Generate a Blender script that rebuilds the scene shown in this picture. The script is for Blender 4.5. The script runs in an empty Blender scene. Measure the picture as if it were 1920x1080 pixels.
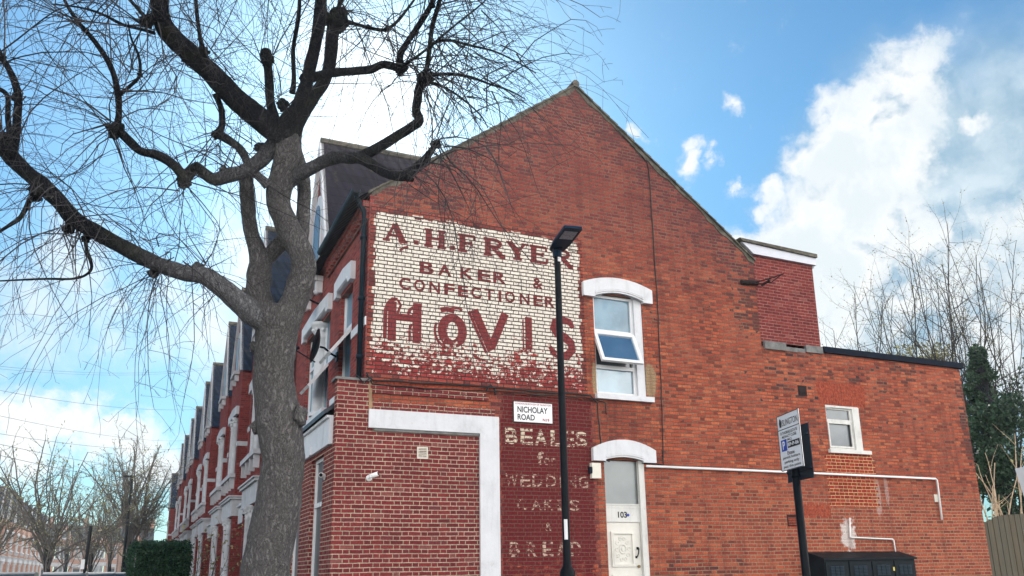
import bpy, bmesh, math, random
from mathutils import Vector, Matrix, noise
from math import sin, cos, pi, radians
S = bpy.context.scene
# ------------------------------------------------------------------ camera
FPX, CYP = 1540.94, 655.68
CAM = Vector((0.0, -14.1, 1.6))
RR = Vector((0.91279318, -0.40811146, -0.01592645))
UU = Vector((-0.09097557, -0.24118437, 0.96620575))
FF = Vector((0.39816085, 0.88049709, 0.25727962))
cd = bpy.data.cameras.new("camera"); cam = bpy.data.objects.new("camera", cd)
S.collection.objects.link(cam); S.camera = cam
cd.sensor_fit = 'HORIZONTAL'; cd.sensor_width = 36.0; cd.lens = FPX / 1920 * 36
cd.shift_y = (CYP - 540) / 1920; cd.clip_start = 0.1; cd.clip_end = 5000
cam.matrix_world = Matrix(((RR.x, UU.x, -FF.x, CAM.x), (RR.y, UU.y, -FF.y, CAM.y), (RR.z, UU.z, -FF.z, CAM.z), (0, 0, 0, 1)))

def ray(px, py): return FF + RR * ((px - 960) / FPX) - UU * ((py - CYP) / FPX)
def at(px, py, d): return CAM + ray(px, py) * d             # a point d metres along the view axis
def at_y(px, py, y):
    r = ray(px, py); return CAM + r * ((y - CAM.y) / r.y)
def at_x(px, py, x):
    r = ray(px, py); return CAM + r * ((x - CAM.x) / r.x)
def dirn(px, py): return ray(px, py).normalized()

# ------------------------------------------------------------------ light
SUN = dirn(702, 195)
S.view_settings.view_transform = 'Standard'; S.view_settings.look = 'None'
S.view_settings.exposure = 0.6; S.view_settings.gamma = 1.0
S.cycles.use_denoising = True
S.cycles.max_bounces = 6; S.cycles.diffuse_bounces = 3; S.cycles.glossy_bounces = 3
sl = bpy.data.lights.new("sun", 'SUN'); sl.energy = 4.0; sl.angle = radians(0.5); sl.color = (1.0, 0.95, 0.86)
so = bpy.data.objects.new("sun", sl); S.collection.objects.link(so)
so.rotation_euler = SUN.to_track_quat('Z', 'Y').to_euler()

class NB:
    """small helper for building node trees"""
    def __init__(s, nt): s.nt = nt; s.n = nt.nodes; s.l = nt.links
    def node(s, t, **k):
        n = s.n.new(t)
        for a, b in k.items(): setattr(n, a, b)
        return n
    def put(s, sock, v):
        if isinstance(v, bpy.types.NodeSocket): s.l.new(v, sock)
        elif v is not None:
            if sock.type == 'RGBA' and len(v) == 3: v = (*v, 1)
            sock.default_value = v
    def m(s, op, a, b=None, c=None, clamp=False):
        n = s.node('ShaderNodeMath', operation=op, use_clamp=clamp)
        for i, v in enumerate((a, b, c)):
            if v is not None: s.put(n.inputs[i], v)
        return n.outputs[0]
    def vm(s, op, a, b=None):
        n = s.node('ShaderNodeVectorMath', operation=op); s.put(n.inputs[0], a)
        if b is not None: s.put(n.inputs[3 if op == 'SCALE' else 1], b)
        return n.outputs['Value'] if op in ('DOT_PRODUCT', 'LENGTH', 'DISTANCE') else n.outputs['Vector']
    def mix(s, f, a, b, mode='MIX'):
        n = s.node('ShaderNodeMix', data_type='RGBA', blend_type=mode)
        s.put(n.inputs[0], f); s.put(n.inputs[6], a); s.put(n.inputs[7], b); return n.outputs[2]
    def mr(s, v, a, b, c=0., d=1., smooth=True):
        n = s.node('ShaderNodeMapRange', interpolation_type='SMOOTHSTEP' if smooth else 'LINEAR')
        for i, x in enumerate((v, a, b, c, d)): s.put(n.inputs[i], x)
        return n.outputs[0]
    def noise(s, vec, scale, detail=3., rough=.5, dist=0., col=False):
        n = s.node('ShaderNodeTexNoise'); s.put(n.inputs['Vector'], vec)
        s.put(n.inputs['Scale'], scale); s.put(n.inputs['Detail'], detail); s.put(n.inputs['Roughness'], rough); s.put(n.inputs['Distortion'], dist)
        return n.outputs['Color' if col else 'Fac']
    def voro(s, vec, scale, feature='F1', out='Distance'):
        n = s.node('ShaderNodeTexVoronoi', feature=feature); s.put(n.inputs['Vector'], vec); s.put(n.inputs['Scale'], scale); return n.outputs[out]
    def white(s, vec, col=False):
        n = s.node('ShaderNodeTexWhiteNoise', noise_dimensions='3D'); s.put(n.inputs['Vector'], vec); return n.outputs['Color' if col else 'Value']
    def ramp(s, f, stops, interp='LINEAR'):
        n = s.node('ShaderNodeValToRGB'); s.put(n.inputs[0], f); cr = n.color_ramp; cr.interpolation = interp
        while len(cr.elements) < len(stops): cr.elements.new(.5)
        for e, (p, c) in zip(cr.elements, stops): e.position = p; e.color = (*c, 1)
        return n.outputs[0]
    def comb(s, x, y, z):
        n = s.node('ShaderNodeCombineXYZ')
        for i, v in enumerate((x, y, z)): s.put(n.inputs[i], v)
        return n.outputs[0]
    def sep(s, v):
        n = s.node('ShaderNodeSeparateXYZ'); s.put(n.inputs[0], v); return n.outputs
    def bump(s, h, dist, strength=1.):
        n = s.node('ShaderNodeBump'); s.put(n.inputs['Height'], h); n.inputs['Distance'].default_value = dist; s.put(n.inputs['Strength'], strength); return n.outputs[0]

# ------------------------------------------------------------------ sky with clouds
W = bpy.data.worlds.new("World"); S.world = W; W.use_nodes = True
nb = NB(W.node_tree); W.node_tree.nodes.clear()
BG = .1
sky = nb.node('ShaderNodeTexSky', sky_type='NISHITA'); sky.sun_disc = False
sky.sun_elevation = math.asin(SUN.z); sky.sun_rotation = math.atan2(SUN.x, SUN.y)
sky.air_density = 1.0; sky.dust_density = 0.25; sky.ozone_density = 1.0
d = nb.vm('NORMALIZE', nb.node('ShaderNodeTexCoord').outputs['Generated'])
sx, sy, sz = nb.sep(d)
wn = nb.noise(d, 11., 7., .6, col=True)
warp = nb.vm('SUBTRACT', wn, (.5, .5, .5))
d1 = nb.vm('ADD', d, nb.vm('SCALE', warp, .10)); d2 = nb.vm('ADD', d, nb.vm('SCALE', warp, .05))
def blobs(lst, dv, add=False):
    tot = None
    for px, py, r, w in lst:      # photo direction, angular radius in degrees, weight
        v = nb.mr(nb.vm('DISTANCE', dv, tuple(dirn(px, py))), radians(r), 0., 0., w, False)
        tot = v if tot is None else nb.m('ADD' if add else 'MAXIMUM', tot, v)
    return tot
cumulus = [(1700, 150, 4.2, .75), (1740, 135, 2.6, .6), (1560, 215, 3.0, .62), (1640, 225, 4.2, .8), (1590, 290, 4.8, 1.1), (1500, 310, 2.5, .85), (1680, 290, 4.2, 1.0), (1600, 370, 4.8, 1.05),
           (1540, 430, 5., 1.1), (1460, 445, 3.8, .95), (1395, 450, 2.6, .7), (1640, 440, 4.2, .8), (1700, 395, 2.6, .75), (1590, 510, 5., .9), (1285, 312, 1.8, .85), (1330, 300, 1.4, .75), (1188, 243, 1.3, .8), (1370, 205, 1.2, .72), (1275, 290, 1.3, .7),
           (1376, 342, 1.3, .8), (1437, 368, 2.0, .9), (1825, 208, 1.0, .9), (1750, 200, 1.8, .6), (1560, 600, 6., .7), (1700, 560, 3., .6), (1800, 540, 6., .62), (1860, 620, 6., .7), (1720, 470, 4.5, .68), (1890, 430, 4., .5),
           (60, 808, 4.2, 1.), (150, 800, 3.4, .95), (230, 830, 3.2, .9), (290, 870, 3.4, .85), (-40, 800, 5., 1.)]
fbm = nb.noise(d2, 28., 10., .62)
cu = nb.m('ADD', blobs(cumulus, d1), nb.m('MULTIPLY', nb.m('SUBTRACT', fbm, .5), 1.25))
dens = nb.mr(cu, .16, .70)
veil = blobs([(1830, 450, 15., 1.9), (1680, 520, 11., 1.7), (1900, 600, 10., 1.3), (1600, 520, 7., .8), (1780, 300, 6.5, .9), (1720, 400, 8., 1.2)], d2)
veil = nb.mr(nb.m('ADD', veil, nb.m('MULTIPLY', nb.m('SUBTRACT', nb.noise(d, 9., 5., .5), .5), .8)), .05, .95)
thin = blobs([(130, 500, 5., .8), (60, 590, 5.5, .75), (220, 600, 5., .6), (400, 620, 5.5, .9), (330, 560, 4.5, .6), (560, 420, 7., .9), (480, 500, 6., .8), (690, 190, 7., 1.1), (650, 260, 6., 1.), (780, 260, 4.0, .7), (630, 90, 5., .8), (1590, 620, 6., .9)], d1)
thin = nb.m('MULTIPLY', nb.mr(nb.m('ADD', thin, nb.m('MULTIPLY', nb.m('SUBTRACT', fbm, .5), .9)), .05, .95), .85)
# unseen bright clouds added behind the camera to light the shaded gable
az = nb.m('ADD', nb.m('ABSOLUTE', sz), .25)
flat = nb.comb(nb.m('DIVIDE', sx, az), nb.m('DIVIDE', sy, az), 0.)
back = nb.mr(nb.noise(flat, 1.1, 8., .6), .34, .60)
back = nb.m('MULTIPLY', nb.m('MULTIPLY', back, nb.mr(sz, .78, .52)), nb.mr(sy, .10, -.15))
sd = nb.m('MAXIMUM', nb.vm('DOT_PRODUCT', d, tuple(SUN)), 0.)
aur = nb.m('ADD', nb.m('MULTIPLY', nb.m('POWER', sd, 90.), 4.2), nb.m('MULTIPLY', nb.m('POWER', sd, 18.), 1.0))   # bright air round the sun
low = nb.m('MULTIPLY', nb.m('POWER', nb.m('SUBTRACT', 1., nb.m('MAXIMUM', sz, 0.)), 5.), 1.3)                        # paler air towards the horizon
c = nb.vm('SCALE', nb.vm('MULTIPLY', sky.outputs[0], (.43, .85, 1.02)), nb.mr(sz, 0., .5, .55, .95))
c = nb.vm('ADD', c, nb.vm('SCALE', (.88, .97, 1.0), aur)); c = nb.vm('ADD', c, nb.vm('SCALE', (.80, .96, 1.0), low))
tex = nb.noise(d2, 14., 6., .55)
vcol = nb.mix(nb.mr(tex, .34, .70), (2.2, 3.4, 4.35), (5.0, 5.8, 6.2))
c = nb.mix(nb.m('MULTIPLY', veil, .9), c, vcol)
glow = nb.m('ADD', 1., nb.m('MULTIPLY', nb.m('POWER', sd, 40.), .8))
c = nb.mix(nb.m('MULTIPLY', thin, .9), c, nb.vm('SCALE', (6.2, 6.6, 6.7), glow))
body = nb.mr(nb.m('ADD', cu, nb.m('MULTIPLY', nb.m('SUBTRACT', tex, .5), 2.4)), .45, 1.2)       # thick parts are greyer
ccol = nb.mix(nb.m('MULTIPLY', body, .55), (6.6, 6.75, 6.75), (4.6, 5.5, 6.0))
c = nb.mix(dens, c, ccol)
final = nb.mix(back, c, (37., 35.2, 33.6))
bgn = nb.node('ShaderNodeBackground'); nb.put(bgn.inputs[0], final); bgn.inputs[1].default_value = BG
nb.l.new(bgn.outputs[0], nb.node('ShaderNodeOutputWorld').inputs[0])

# ------------------------------------------------------------------ mesh helpers
class MB:
    """collects shapes; build() links them as one mesh object"""
    def __init__(s, T=None): s.v = []; s.f = []; s.T = T or (lambda a, b, c: (a, b, c))
    def poly(s, pts):
        i = len(s.v); s.v += [s.T(*p) for p in pts]; s.f.append(list(range(i, i + len(pts))))
    def raw(s, vs, fs):
        i = len(s.v); s.v += [tuple(v) for v in vs]; s.f += [[i + k for k in f] for f in fs]
    def box(s, a0, a1, b0, b1, c0, c1):
        P = [(a, b, c) for a in (a0, a1) for b in (b0, b1) for c in (c0, c1)]
        i = len(s.v); s.v += [s.T(*p) for p in P]
        s.f += [[i + k for k in q] for q in ((0, 1, 3, 2), (4, 6, 7, 5), (0, 4, 5, 1), (2, 3, 7, 6), (0, 2, 6, 4), (1, 5, 7, 3))]
    def prism(s, pts, d0, d1):
        """pts are (u, z); extruded from depth d0 to d1"""
        n = len(pts); i = len(s.v)
        s.v += [s.T(u, d0, z) for u, z in pts] + [s.T(u, d1, z) for u, z in pts]
        s.f.append([i + k for k in range(n)]); s.f.append([i + n + k for k in reversed(range(n))])
        for k in range(n): j = (k + 1) % n; s.f.append([i + k, i + n + k, i + n + j, i + j])
    def tube(s, pts, radii, sides=8, cap=True, bumpy=0., freq=3.):
        pts = [Vector(p) for p in pts]
        if not hasattr(radii, '__len__'): radii = [radii] * len(pts)
        n = len(pts); i0 = len(s.v); t = (pts[1] - pts[0]).normalized()
        a = t.orthogonal().normalized()
        for k in range(n):
            t = (pts[min(k + 1, n - 1)] - pts[max(k - 1, 0)])
            if t.length < 1e-9: t = Vector((0, 0, 1))
            t.normalize(); a = (a - t * a.dot(t)); a = a.normalized() if a.length > 1e-6 else t.orthogonal().normalized()
            b = t.cross(a)
            for j in range(sides):
                an = 2 * pi * j / sides; o = a * cos(an) + b * sin(an); r = radii[k]
                if bumpy:
                    q = (pts[k] + o * r) * freq
                    r *= 1 + bumpy * noise.fractal(q, 1.0, 2.0, 3)
                s.v.append(tuple(pts[k] + o * r))
        for k in range(n - 1):
            for j in range(sides):
                j2 = (j + 1) % sides
                s.f.append([i0 + k * sides + j, i0 + k * sides + j2, i0 + (k + 1) * sides + j2, i0 + (k + 1) * sides + j])
        if cap:
            s.f.append([i0 + j for j in reversed(range(sides))]); s.f.append([i0 + (n - 1) * sides + j for j in range(sides)])
    def ball(s, c, r, seg=10, ring=7, bumpy=0., sq=(1, 1, 1)):
        c = Vector(c); i = len(s.v)
        for a in range(ring + 1):
            th = pi * a / ring
            for b in range(seg):
                ph = 2 * pi * b / seg; o = Vector((sin(th) * cos(ph) * sq[0], sin(th) * sin(ph) * sq[1], cos(th) * sq[2])); rr = r
                if bumpy: rr *= 1 + bumpy * noise.fractal((c + o * r) * (1.2 / r), 1., 2., 3)
                s.v.append(tuple(c + o * rr))
        for a in range(ring):
            for b in range(seg):
                b2 = (b + 1) % seg; s.f.append([i + a * seg + b, i + (a + 1) * seg + b, i + (a + 1) * seg + b2, i + a * seg + b2])
    def build(s, name, mat, parent=None, smooth=False, fix=False):
        loc = Vector(parent.get('_w', (0, 0, 0))) if parent else Vector((0, 0, 0))
        me = bpy.data.meshes.new(name)
        me.from_pydata([(v[0] - loc.x, v[1] - loc.y, v[2] - loc.z) for v in s.v], [], s.f)
        if fix:
            bm = bmesh.new(); bm.from_mesh(me); bmesh.ops.remove_doubles(bm, verts=bm.verts, dist=1e-5); bmesh.ops.recalc_face_normals(bm, faces=bm.faces); bm.to_mesh(me); bm.free()
        if smooth: me.polygons.foreach_set('use_smooth', [True] * len(me.polygons))
        me.materials.append(mat)
        o = bpy.data.objects.new(name, me); S.collection.objects.link(o)
        if parent: o.parent = parent; o['_w'] = tuple(loc)
        return o

def thing(name, label, cat, loc=(0, 0, 0), group=None):
    o = bpy.data.objects.new(name, None); S.collection.objects.link(o); o.location = loc; o.empty_display_size = .3
    o['_w'] = tuple(loc); o['label'] = label; o['category'] = cat
    if group: o['group'] = group
    return o
def tag(o, label, cat, group=None):
    o['label'] = label; o['category'] = cat
    if group: o['group'] = group
    return o
def struct(o): o['kind'] = 'structure'; return o
def copy_tree(o, parent=None):
    c = o.copy(); S.collection.objects.link(c)
    if parent: c.parent = parent
    for ch in [x for x in o.children]: copy_tree(ch, c)
    return c

# ------------------------------------------------------------------ materials
def newmat(name):
    m = bpy.data.materials.new(name); m.use_nodes = True; nt = m.node_tree; nt.nodes.clear()
    b = NB(nt); b.pr = b.node('ShaderNodeBsdfPrincipled'); b.out = b.node('ShaderNodeOutputMaterial'); b.l.new(b.pr.outputs[0], b.out.inputs[0])
    b.pos = b.node('ShaderNodeNewGeometry').outputs['Position']
    return m, b
def plain(name, col, rough=.6, var=.15, scale=6., metal=0., bump=0., spec=None, dirt=0., streak=0.):
    m, b = newmat(name)
    n = b.noise(b.pos, scale, 5., .6)
    c = b.mix(b.mr(n, .3, .7), tuple(x * (1 - var) for x in col), tuple(min(1, x * (1 + var)) for x in col))
    if dirt: c = b.mix(b.mr(b.noise(b.pos, 2.3, 8., .7), .52, .72, 0., dirt), c, tuple(x * .45 for x in col))
    if streak: c = b.mix(b.mr(b.noise(b.vm('MULTIPLY', b.pos, (7., 7., .7)), 1., 6., .65), .50, .75, 0., streak), c, tuple(x * .55 for x in col)); c = b.mix(b.mr(b.noise(b.pos, 11., 6., .7), .60, .70, 0., streak), c, (col[0] * .62, col[1] * .56, col[2] * .48))
    b.put(b.pr.inputs['Base Color'], c); b.put(b.pr.inputs['Roughness'], b.mr(n, .2, .8, max(.02, rough - .1), min(1, rough + .1)))
    b.pr.inputs['Metallic'].default_value = metal; b.pr.inputs['Specular IOR Level'].default_value = spec if spec is not None else (.08 if rough > .6 else .3)
    if bump: b.put(b.pr.inputs['Normal'], b.bump(b.noise(b.pos, scale * 6, 4., .6), bump))
    return m

def brick_core(b, P=.345, split=.6667, H=.075, mw=.0055, bed=.75):
    x, y, z = b.sep(b.pos)
    u = b.m('ADD', x, y)
    jit = b.noise(b.pos, 9., 3., .6, col=True); jx, jy, jz = b.sep(jit)
    u = b.m('ADD', u, b.m('MULTIPLY', b.m('SUBTRACT', jx, .5), .016)); v = b.m('ADD', z, b.m('MULTIPLY', b.m('SUBTRACT', jy, .5), .011))
    v = b.m('ADD', v, b.m('MULTIPLY', b.m('SUBTRACT', b.noise(b.pos, .7, 2.), .5), .03))
    vr = b.m('DIVIDE', v, H); row = b.m('FLOOR', vr); fv = b.m('FRACT', vr)
    off = b.m('MULTIPLY', b.m('MODULO', b.m('ADD', row, 1000.), 2.), .5)
    off = b.m('ADD', off, b.m('MULTIPLY', b.white(b.comb(row, 3.7, 1.1)), .10))
    uu = b.m('ADD', b.m('DIVIDE', u, P), off); cell = b.m('FLOOR', uu); f = b.m('FRACT', uu)
    du = b.m('MINIMUM', f, b.m('SUBTRACT', 1., f))
    if split: du = b.m('MINIMUM', du, b.m('ABSOLUTE', b.m('SUBTRACT', f, split)))
    du = b.m('MULTIPLY', du, P); dv = b.m('MULTIPLY', b.m('MINIMUM', fv, b.m('SUBTRACT', 1., fv)), H)
    dm = b.m('ADD', b.m('MINIMUM', du, b.m('MULTIPLY', dv, bed)), b.m('MULTIPLY', b.m('SUBTRACT', jz, .5), .006))
    brick = b.mr(dm, mw * .55, mw * 1.5)
    idv = b.comb(b.m('ADD', b.m('MULTIPLY', cell, 2.), b.m('GREATER_THAN', f, split or 2.)), row, 0.)
    r1 = b.white(idv); r2 = b.white(b.vm('ADD', idv, (17.3, 5.1, 9.7)))
    fine = b.noise(b.pos, 38., 4., .65)
    return dict(x=x, y=y, z=z, brick=brick, r1=r1, r2=r2, fine=fine, u=u)
def brick_finish(b, k, col, mortar, rough=.85, bumpd=.007):
    c = b.mix(k['brick'], mortar, col)
    c = b.mix(b.mr(k['fine'], .25, .75, 0., 1.), b.mix(.30, c, (0, 0, 0)), b.vm('SCALE', c, 1.30))
    b.put(b.pr.inputs['Base Color'], c); b.pr.inputs['Roughness'].default_value = rough; b.pr.inputs['Specular IOR Level'].default_value = .06
    h = b.m('ADD', k['brick'], b.m('MULTIPLY', k['fine'], .55)); h = b.m('ADD', h, b.m('MULTIPLY', k['r2'], .25))
    b.put(b.pr.inputs['Normal'], b.bump(h, bumpd))
def blobmask(b, k, cx, cz, rx, rz, amp=.5, sc=2.5):
    a = b.m('DIVIDE', b.m('SUBTRACT', k['x'], cx), rx); c = b.m('DIVIDE', b.m('SUBTRACT', k['z'], cz), rz)
    dd = b.m('SQRT', b.m('ADD', b.m('MULTIPLY', a, a), b.m('MULTIPLY', c, c)))
    dd = b.m('ADD', dd, b.m('MULTIPLY', b.m('SUBTRACT', b.noise(b.pos, sc, 6., .65), .5), amp * 2.4))
    return b.mr(dd, 1.0, .75)
ORANGE = [(0, (.15, .036, .026)), (.22, (.30, .066, .038)), (.6, (.425, .098, .049)), (.85, (.50, .138, .064)), (1, (.29, .056, .036))]
def gable_brick(name):
    m, b = newmat(name); k = brick_core(b, mw=.0068)
    col = b.ramp(k['r1'], ORANGE)
    big = b.noise(b.pos, .55, 4., .6); med = b.noise(b.pos, 2.2, 5., .65)
    # streaky wear that runs along the courses
    st = b.noise(b.vm('MULTIPLY', b.pos, (2.2, 2.2, 16.)), 1., 4., .6)
    col = b.mix(b.mr(st, .48, .70, 0., .62), col, (.19, .038, .030))
    col = b.mix(b.mr(big, .35, .7, 0., .45), col, (.26, .062, .043))
    # soot-blackened bricks: along the verges, at the rear corner and in patches
    roof = b.m('SUBTRACT', 11.95, b.m('MULTIPLY', b.m('ABSOLUTE', b.m('SUBTRACT', k['x'], 8.01)), .765))
    dist = b.m('SUBTRACT', roof, k['z'])
    prob = b.m('MULTIPLY', b.mr(dist, 1.9, .1), b.m('LESS_THAN', k['x'], 12.65))
    prob = b.m('ADD', prob, b.mr(med, .56, .74, 0., .40))
    prob = b.m('ADD', prob, blobmask(b, k, 12.3, 7.7, .5, 1.3)); prob = b.m('ADD', prob, b.m('MULTIPLY', blobmask(b, k, 13.6, 5.7, 1.3, .75), .22))
    prob = b.m('ADD', prob, blobmask(b, k, 18.95, 5.2, .22, 1.6, .12)); prob = b.m('ADD', prob, b.m('MULTIPLY', blobmask(b, k, 16.6, 5.95, 1.8, .4), .18))
    prob = b.m('ADD', prob, b.m('MULTIPLY', blobmask(b, k, 10.6, 1.2, 1.4, 1.), .4))
    soot = b.m('LESS_THAN', k['r2'], b.m('MULTIPLY', b.m('MINIMUM', prob, 1.), .62))
    col = b.mix(b.m('MULTIPLY', soot, b.mr(k['r1'], 0., 1., .55, .92, False)), col, (.045, .026, .032))
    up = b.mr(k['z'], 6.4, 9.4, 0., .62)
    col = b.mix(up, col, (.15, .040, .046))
    mort = b.mix(b.mr(b.noise(b.pos, 1.3, 4.), .35, .65), (.170, .125, .090), (.100, .072, .055))
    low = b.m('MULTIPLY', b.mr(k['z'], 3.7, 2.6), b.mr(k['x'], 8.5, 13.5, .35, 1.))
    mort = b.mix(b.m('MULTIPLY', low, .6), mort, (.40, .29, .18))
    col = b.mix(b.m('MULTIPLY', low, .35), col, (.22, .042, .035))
    # limewash remnant and salt streaks on the rear wing
    wh = b.m('MAXIMUM', blobmask(b, k, 14.55, 2.2, .24, .40, .9, 6.), b.m('MULTIPLY', blobmask(b, k, 15.6, 3.1, .10, .55, .5, 5.), .35))
    wh = b.m('MAXIMUM', wh, b.m('MULTIPLY', blobmask(b, k, 15.9, 3.2, .07, .4, .6, 5.), .3))
    # cement patches beside the window
    cem = b.m('MAXIMUM', blobmask(b, k, 9.53, 5.35, .17, .42, .25, 3.), blobmask(b, k, 8.2, 5.3, .07, .4, .2, 3.))
    col = b.mix(cem, col, (.30, .21, .125)); mort = b.mix(cem, mort, (.30, .21, .125))
    col = b.mix(b.m('MULTIPLY', wh, .85), col, (.58, .53, .50)); mort = b.mix(wh, mort, (.60, .54, .50))
    # damp and dirt that runs down below sills and joints
    run = b.noise(b.vm('MULTIPLY', b.pos, (5., 5., .35)), 1., 5., .6); dirt = b.m('MULTIPLY', b.mr(run, .48, .72), .45)
    sill = b.m('MULTIPLY', b.m('MAXIMUM', blobmask(b, k, 8.85, 4.4, .75, .55, .5, 4.), blobmask(b, k, 14.9, 3.7, .7, .4, .5, 4.)), .3)
    dirt = b.m('ADD', dirt, sill); col = b.mix(dirt, col, (.13, .032, .028)); mort = b.mix(dirt, mort, (.085, .06, .05))
    brick_finish(b, k, col, mort); return m
def red_brick(name, stops, mortar, P=.345, split=.6667, mw=.0055, H=.075, stain=.3):
    m, b = newmat(name); k = brick_core(b, P, split, H, mw)
    col = b.ramp(k['r1'], stops)
    big = b.noise(b.pos, .8, 5., .6)
    col = b.mix(b.mr(big, .4, .75, 0., stain), col, tuple(c * .55 for c in stops[0][1]))
    col = b.mix(b.m('MULTIPLY', b.m('LESS_THAN', k['r2'], .04), .35), col, (.30, .13, .11))
    mort = b.mix(b.mr(b.noise(b.pos, 1.7, 5.), .3, .7), mortar, tuple(c * .72 for c in mortar))
    brick_finish(b, k, col, mort); return m
def painted_brick(name, paint, under, mort, wear, fade=None, gone=None, sc=7., edge=None, mw=.0055):
    """brick wearing a coat of paint: wear 0..1; fade=(z0,z1,extra wear) towards the bottom; gone = a third colour where even the undercoat went"""
    m, b = newmat(name); k = brick_core(b, mw=mw)
    n = b.noise(b.vm('MULTIPLY', b.pos, (1., 1., 1.35)), sc, 9., .72); big = b.noise(b.pos, 1.1, 4., .6)
    w = b.m('ADD', n, b.m('MULTIPLY', b.m('SUBTRACT', big, .5), .32)); w = b.m('ADD', w, b.m('MULTIPLY', b.m('SUBTRACT', k['r2'], .5), .10))
    th = 1 - wear
    if fade: th = b.m('SUBTRACT', th, b.mr(k['z'], fade[0], fade[1], fade[2], 0.))
    worn = b.mr(b.m('SUBTRACT', w, th), -.03, .03)
    tone = b.mix(b.mr(k['r1'], 0., 1., 0., .30), paint, tuple(c * .72 for c in paint))
    tone = b.mix(b.mr(b.noise(b.pos, 24., 5., .7), .45, .8, 0., .35), tone, tuple(c * .5 for c in paint))
    base = b.ramp(k['r1'], [(0, tuple(c * .7 for c in under)), (.6, under), (1, tuple(c * 1.25 for c in under))])
    if gone: base = b.mix(b.mr(b.noise(b.pos, 1.9, 6., .6), .5, .62, 0., .9), base, b.ramp(k['r1'], gone))
    col = b.mix(worn, tone, base)
    if edge:   # ragged outline: bare brick shows past an uneven, brick-stepped border (x0, x1, z0, z1)
        nn = b.m('ADD', b.m('MULTIPLY', b.m('SUBTRACT', k['r1'], .5), .08), b.m('MULTIPLY', b.m('SUBTRACT', b.noise(b.pos, 5., 6., .7), .5), .10))
        e = b.m('MINIMUM', b.m('MINIMUM', b.m('SUBTRACT', k['x'], edge[0]), b.m('SUBTRACT', edge[1], k['x'])), b.m('MINIMUM', b.m('SUBTRACT', k['z'], edge[2]), b.m('SUBTRACT', edge[3], k['z'])))
        col = b.mix(b.mr(b.m('ADD', e, nn), .075, .055), col, b.ramp(k['r1'], [(0, (.12, .035, .035)), (.5, (.24, .06, .048)), (1, (.33, .085, .055))]))
    brick_finish(b, k, col, mort); return m

M = {}
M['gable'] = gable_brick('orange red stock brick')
M['shop'] = red_brick('dark red brick', [(0, (.125, .026, .029)), (.4, (.165, .030, .032)), (.75, (.20, .036, .036)), (1, (.135, .035, .040))], (.47, .375, .28), mw=.0058, stain=.15)
M['front'] = red_brick('front red brick', [(0, (.17, .030, .031)), (.5, (.26, .046, .043)), (1, (.33, .066, .056))], (.20, .145, .12))
M['terrace'] = red_brick('terrace red brick', [(0, (.13, .02, .021)), (.5, (.19, .027, .028)), (1, (.24, .038, .034))], (.13, .085, .07))
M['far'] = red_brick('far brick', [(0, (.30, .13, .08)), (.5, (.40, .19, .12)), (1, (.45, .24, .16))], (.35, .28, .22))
M['dormer'] = red_brick('plum red brick', [(0, (.13, .028, .030)), (.5, (.18, .036, .034)), (1, (.22, .045, .04))], (.33, .17, .14), P=.225, split=None, mw=.0055)
M['infill'] = red_brick('bright red patch brick', [(0, (.20, .028, .020)), (.5, (.27, .034, .022)), (1, (.32, .045, .028))], (.62, .44, .23), P=.28, split=.6, mw=.0052, stain=.1)
M['sign'] = painted_brick('white painted brick', (.74, .68, .59), (.27, .042, .040), (.055, .036, .032), .33, (4.75, 6.4, .28), sc=9., mw=.0075, edge=(3.53, 7.98, 4.96, 8.24))
LETR = (.19, .041, .043)
M['letter'] = painted_brick('red lettering paint', LETR, (.66, .60, .52), (.06, .035, .03), .32, mw=.007)
M['hovis'] = painted_brick('big red lettering paint', (.205, .041, .043), (.66, .60, .52), (.08, .04, .038), .28, (5.2, 6.3, .22))
M['ghost'] = painted_brick('faded red lettering paint', (.25, .045, .045), (.66, .60, .51), (.08, .04, .038), .45)
M['redpaint'] = painted_brick('oxblood painted brick', (.130, .019, .022), (.24, .052, .036), (.13, .075, .06), .30, (1.2, 2.3, .2), gone=ORANGE, sc=3., edge=(6.07, 8.13, -1., 4.9))
M['cream'] = painted_brick('worn cream lettering', (.62, .52, .40), (.135, .020, .023), (.13, .075, .06), .50, sc=11.)
M['cream2'] = painted_brick('very worn cream lettering', (.48, .34, .27), (.130, .020, .023), (.13, .075, .06), .50, sc=11.)
M['soldier'] = plain('rubbed red brick arch', (.29, .064, .037), .85, .4, 16., bump=.004, dirt=.75)
M['white'] = plain('white masonry paint', (.62, .63, .65), .55, .05, 3., bump=.003, dirt=.28, streak=.30)
M['trim'] = plain('weathered pale trim', (.40, .41, .43), .7, .12, 3., bump=.002, dirt=.5)
M['dirtywhite'] = plain('weathered white paint', (.63, .625, .59), .6, .06, 3., bump=.003, dirt=.35, streak=.5)
M['upvc'] = plain('white window plastic', (.70, .71, .72), .3, .02, 4., dirt=.08)
M['door'] = plain('cream painted door', (.68, .66, .60), .45, .04, 5., bump=.0008, dirt=.22)
M['concrete'] = plain('grey cement', (.17, .17, .165), .9, .25, 7., bump=.004, dirt=.3)
M['verge'] = plain('mossy verge cement', (.115, .105, .085), .95, .4, 7., bump=.010, dirt=.7)
M['lead'] = plain('dark lead', (.035, .045, .06), .5, .3, 4., bump=.002)
M['blackpl'] = plain('black plastic gutter', (.008, .016, .024), .4, .25, 5., spec=.08)
M['wire'] = plain('grey telephone wire', (.10, .11, .13), .6, .2, 9.)
M['cable'] = plain('black cable', (.012, .012, .014), .5, .2, 9.)
M['fascia'] = plain('white fascia board', (.58, .60, .66), .5, .05, 2., dirt=.15)
M['darkfelt'] = plain('dark roofing felt', (.008, .012, .022), .75, .3, 6., bump=.003, spec=.05)
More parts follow.
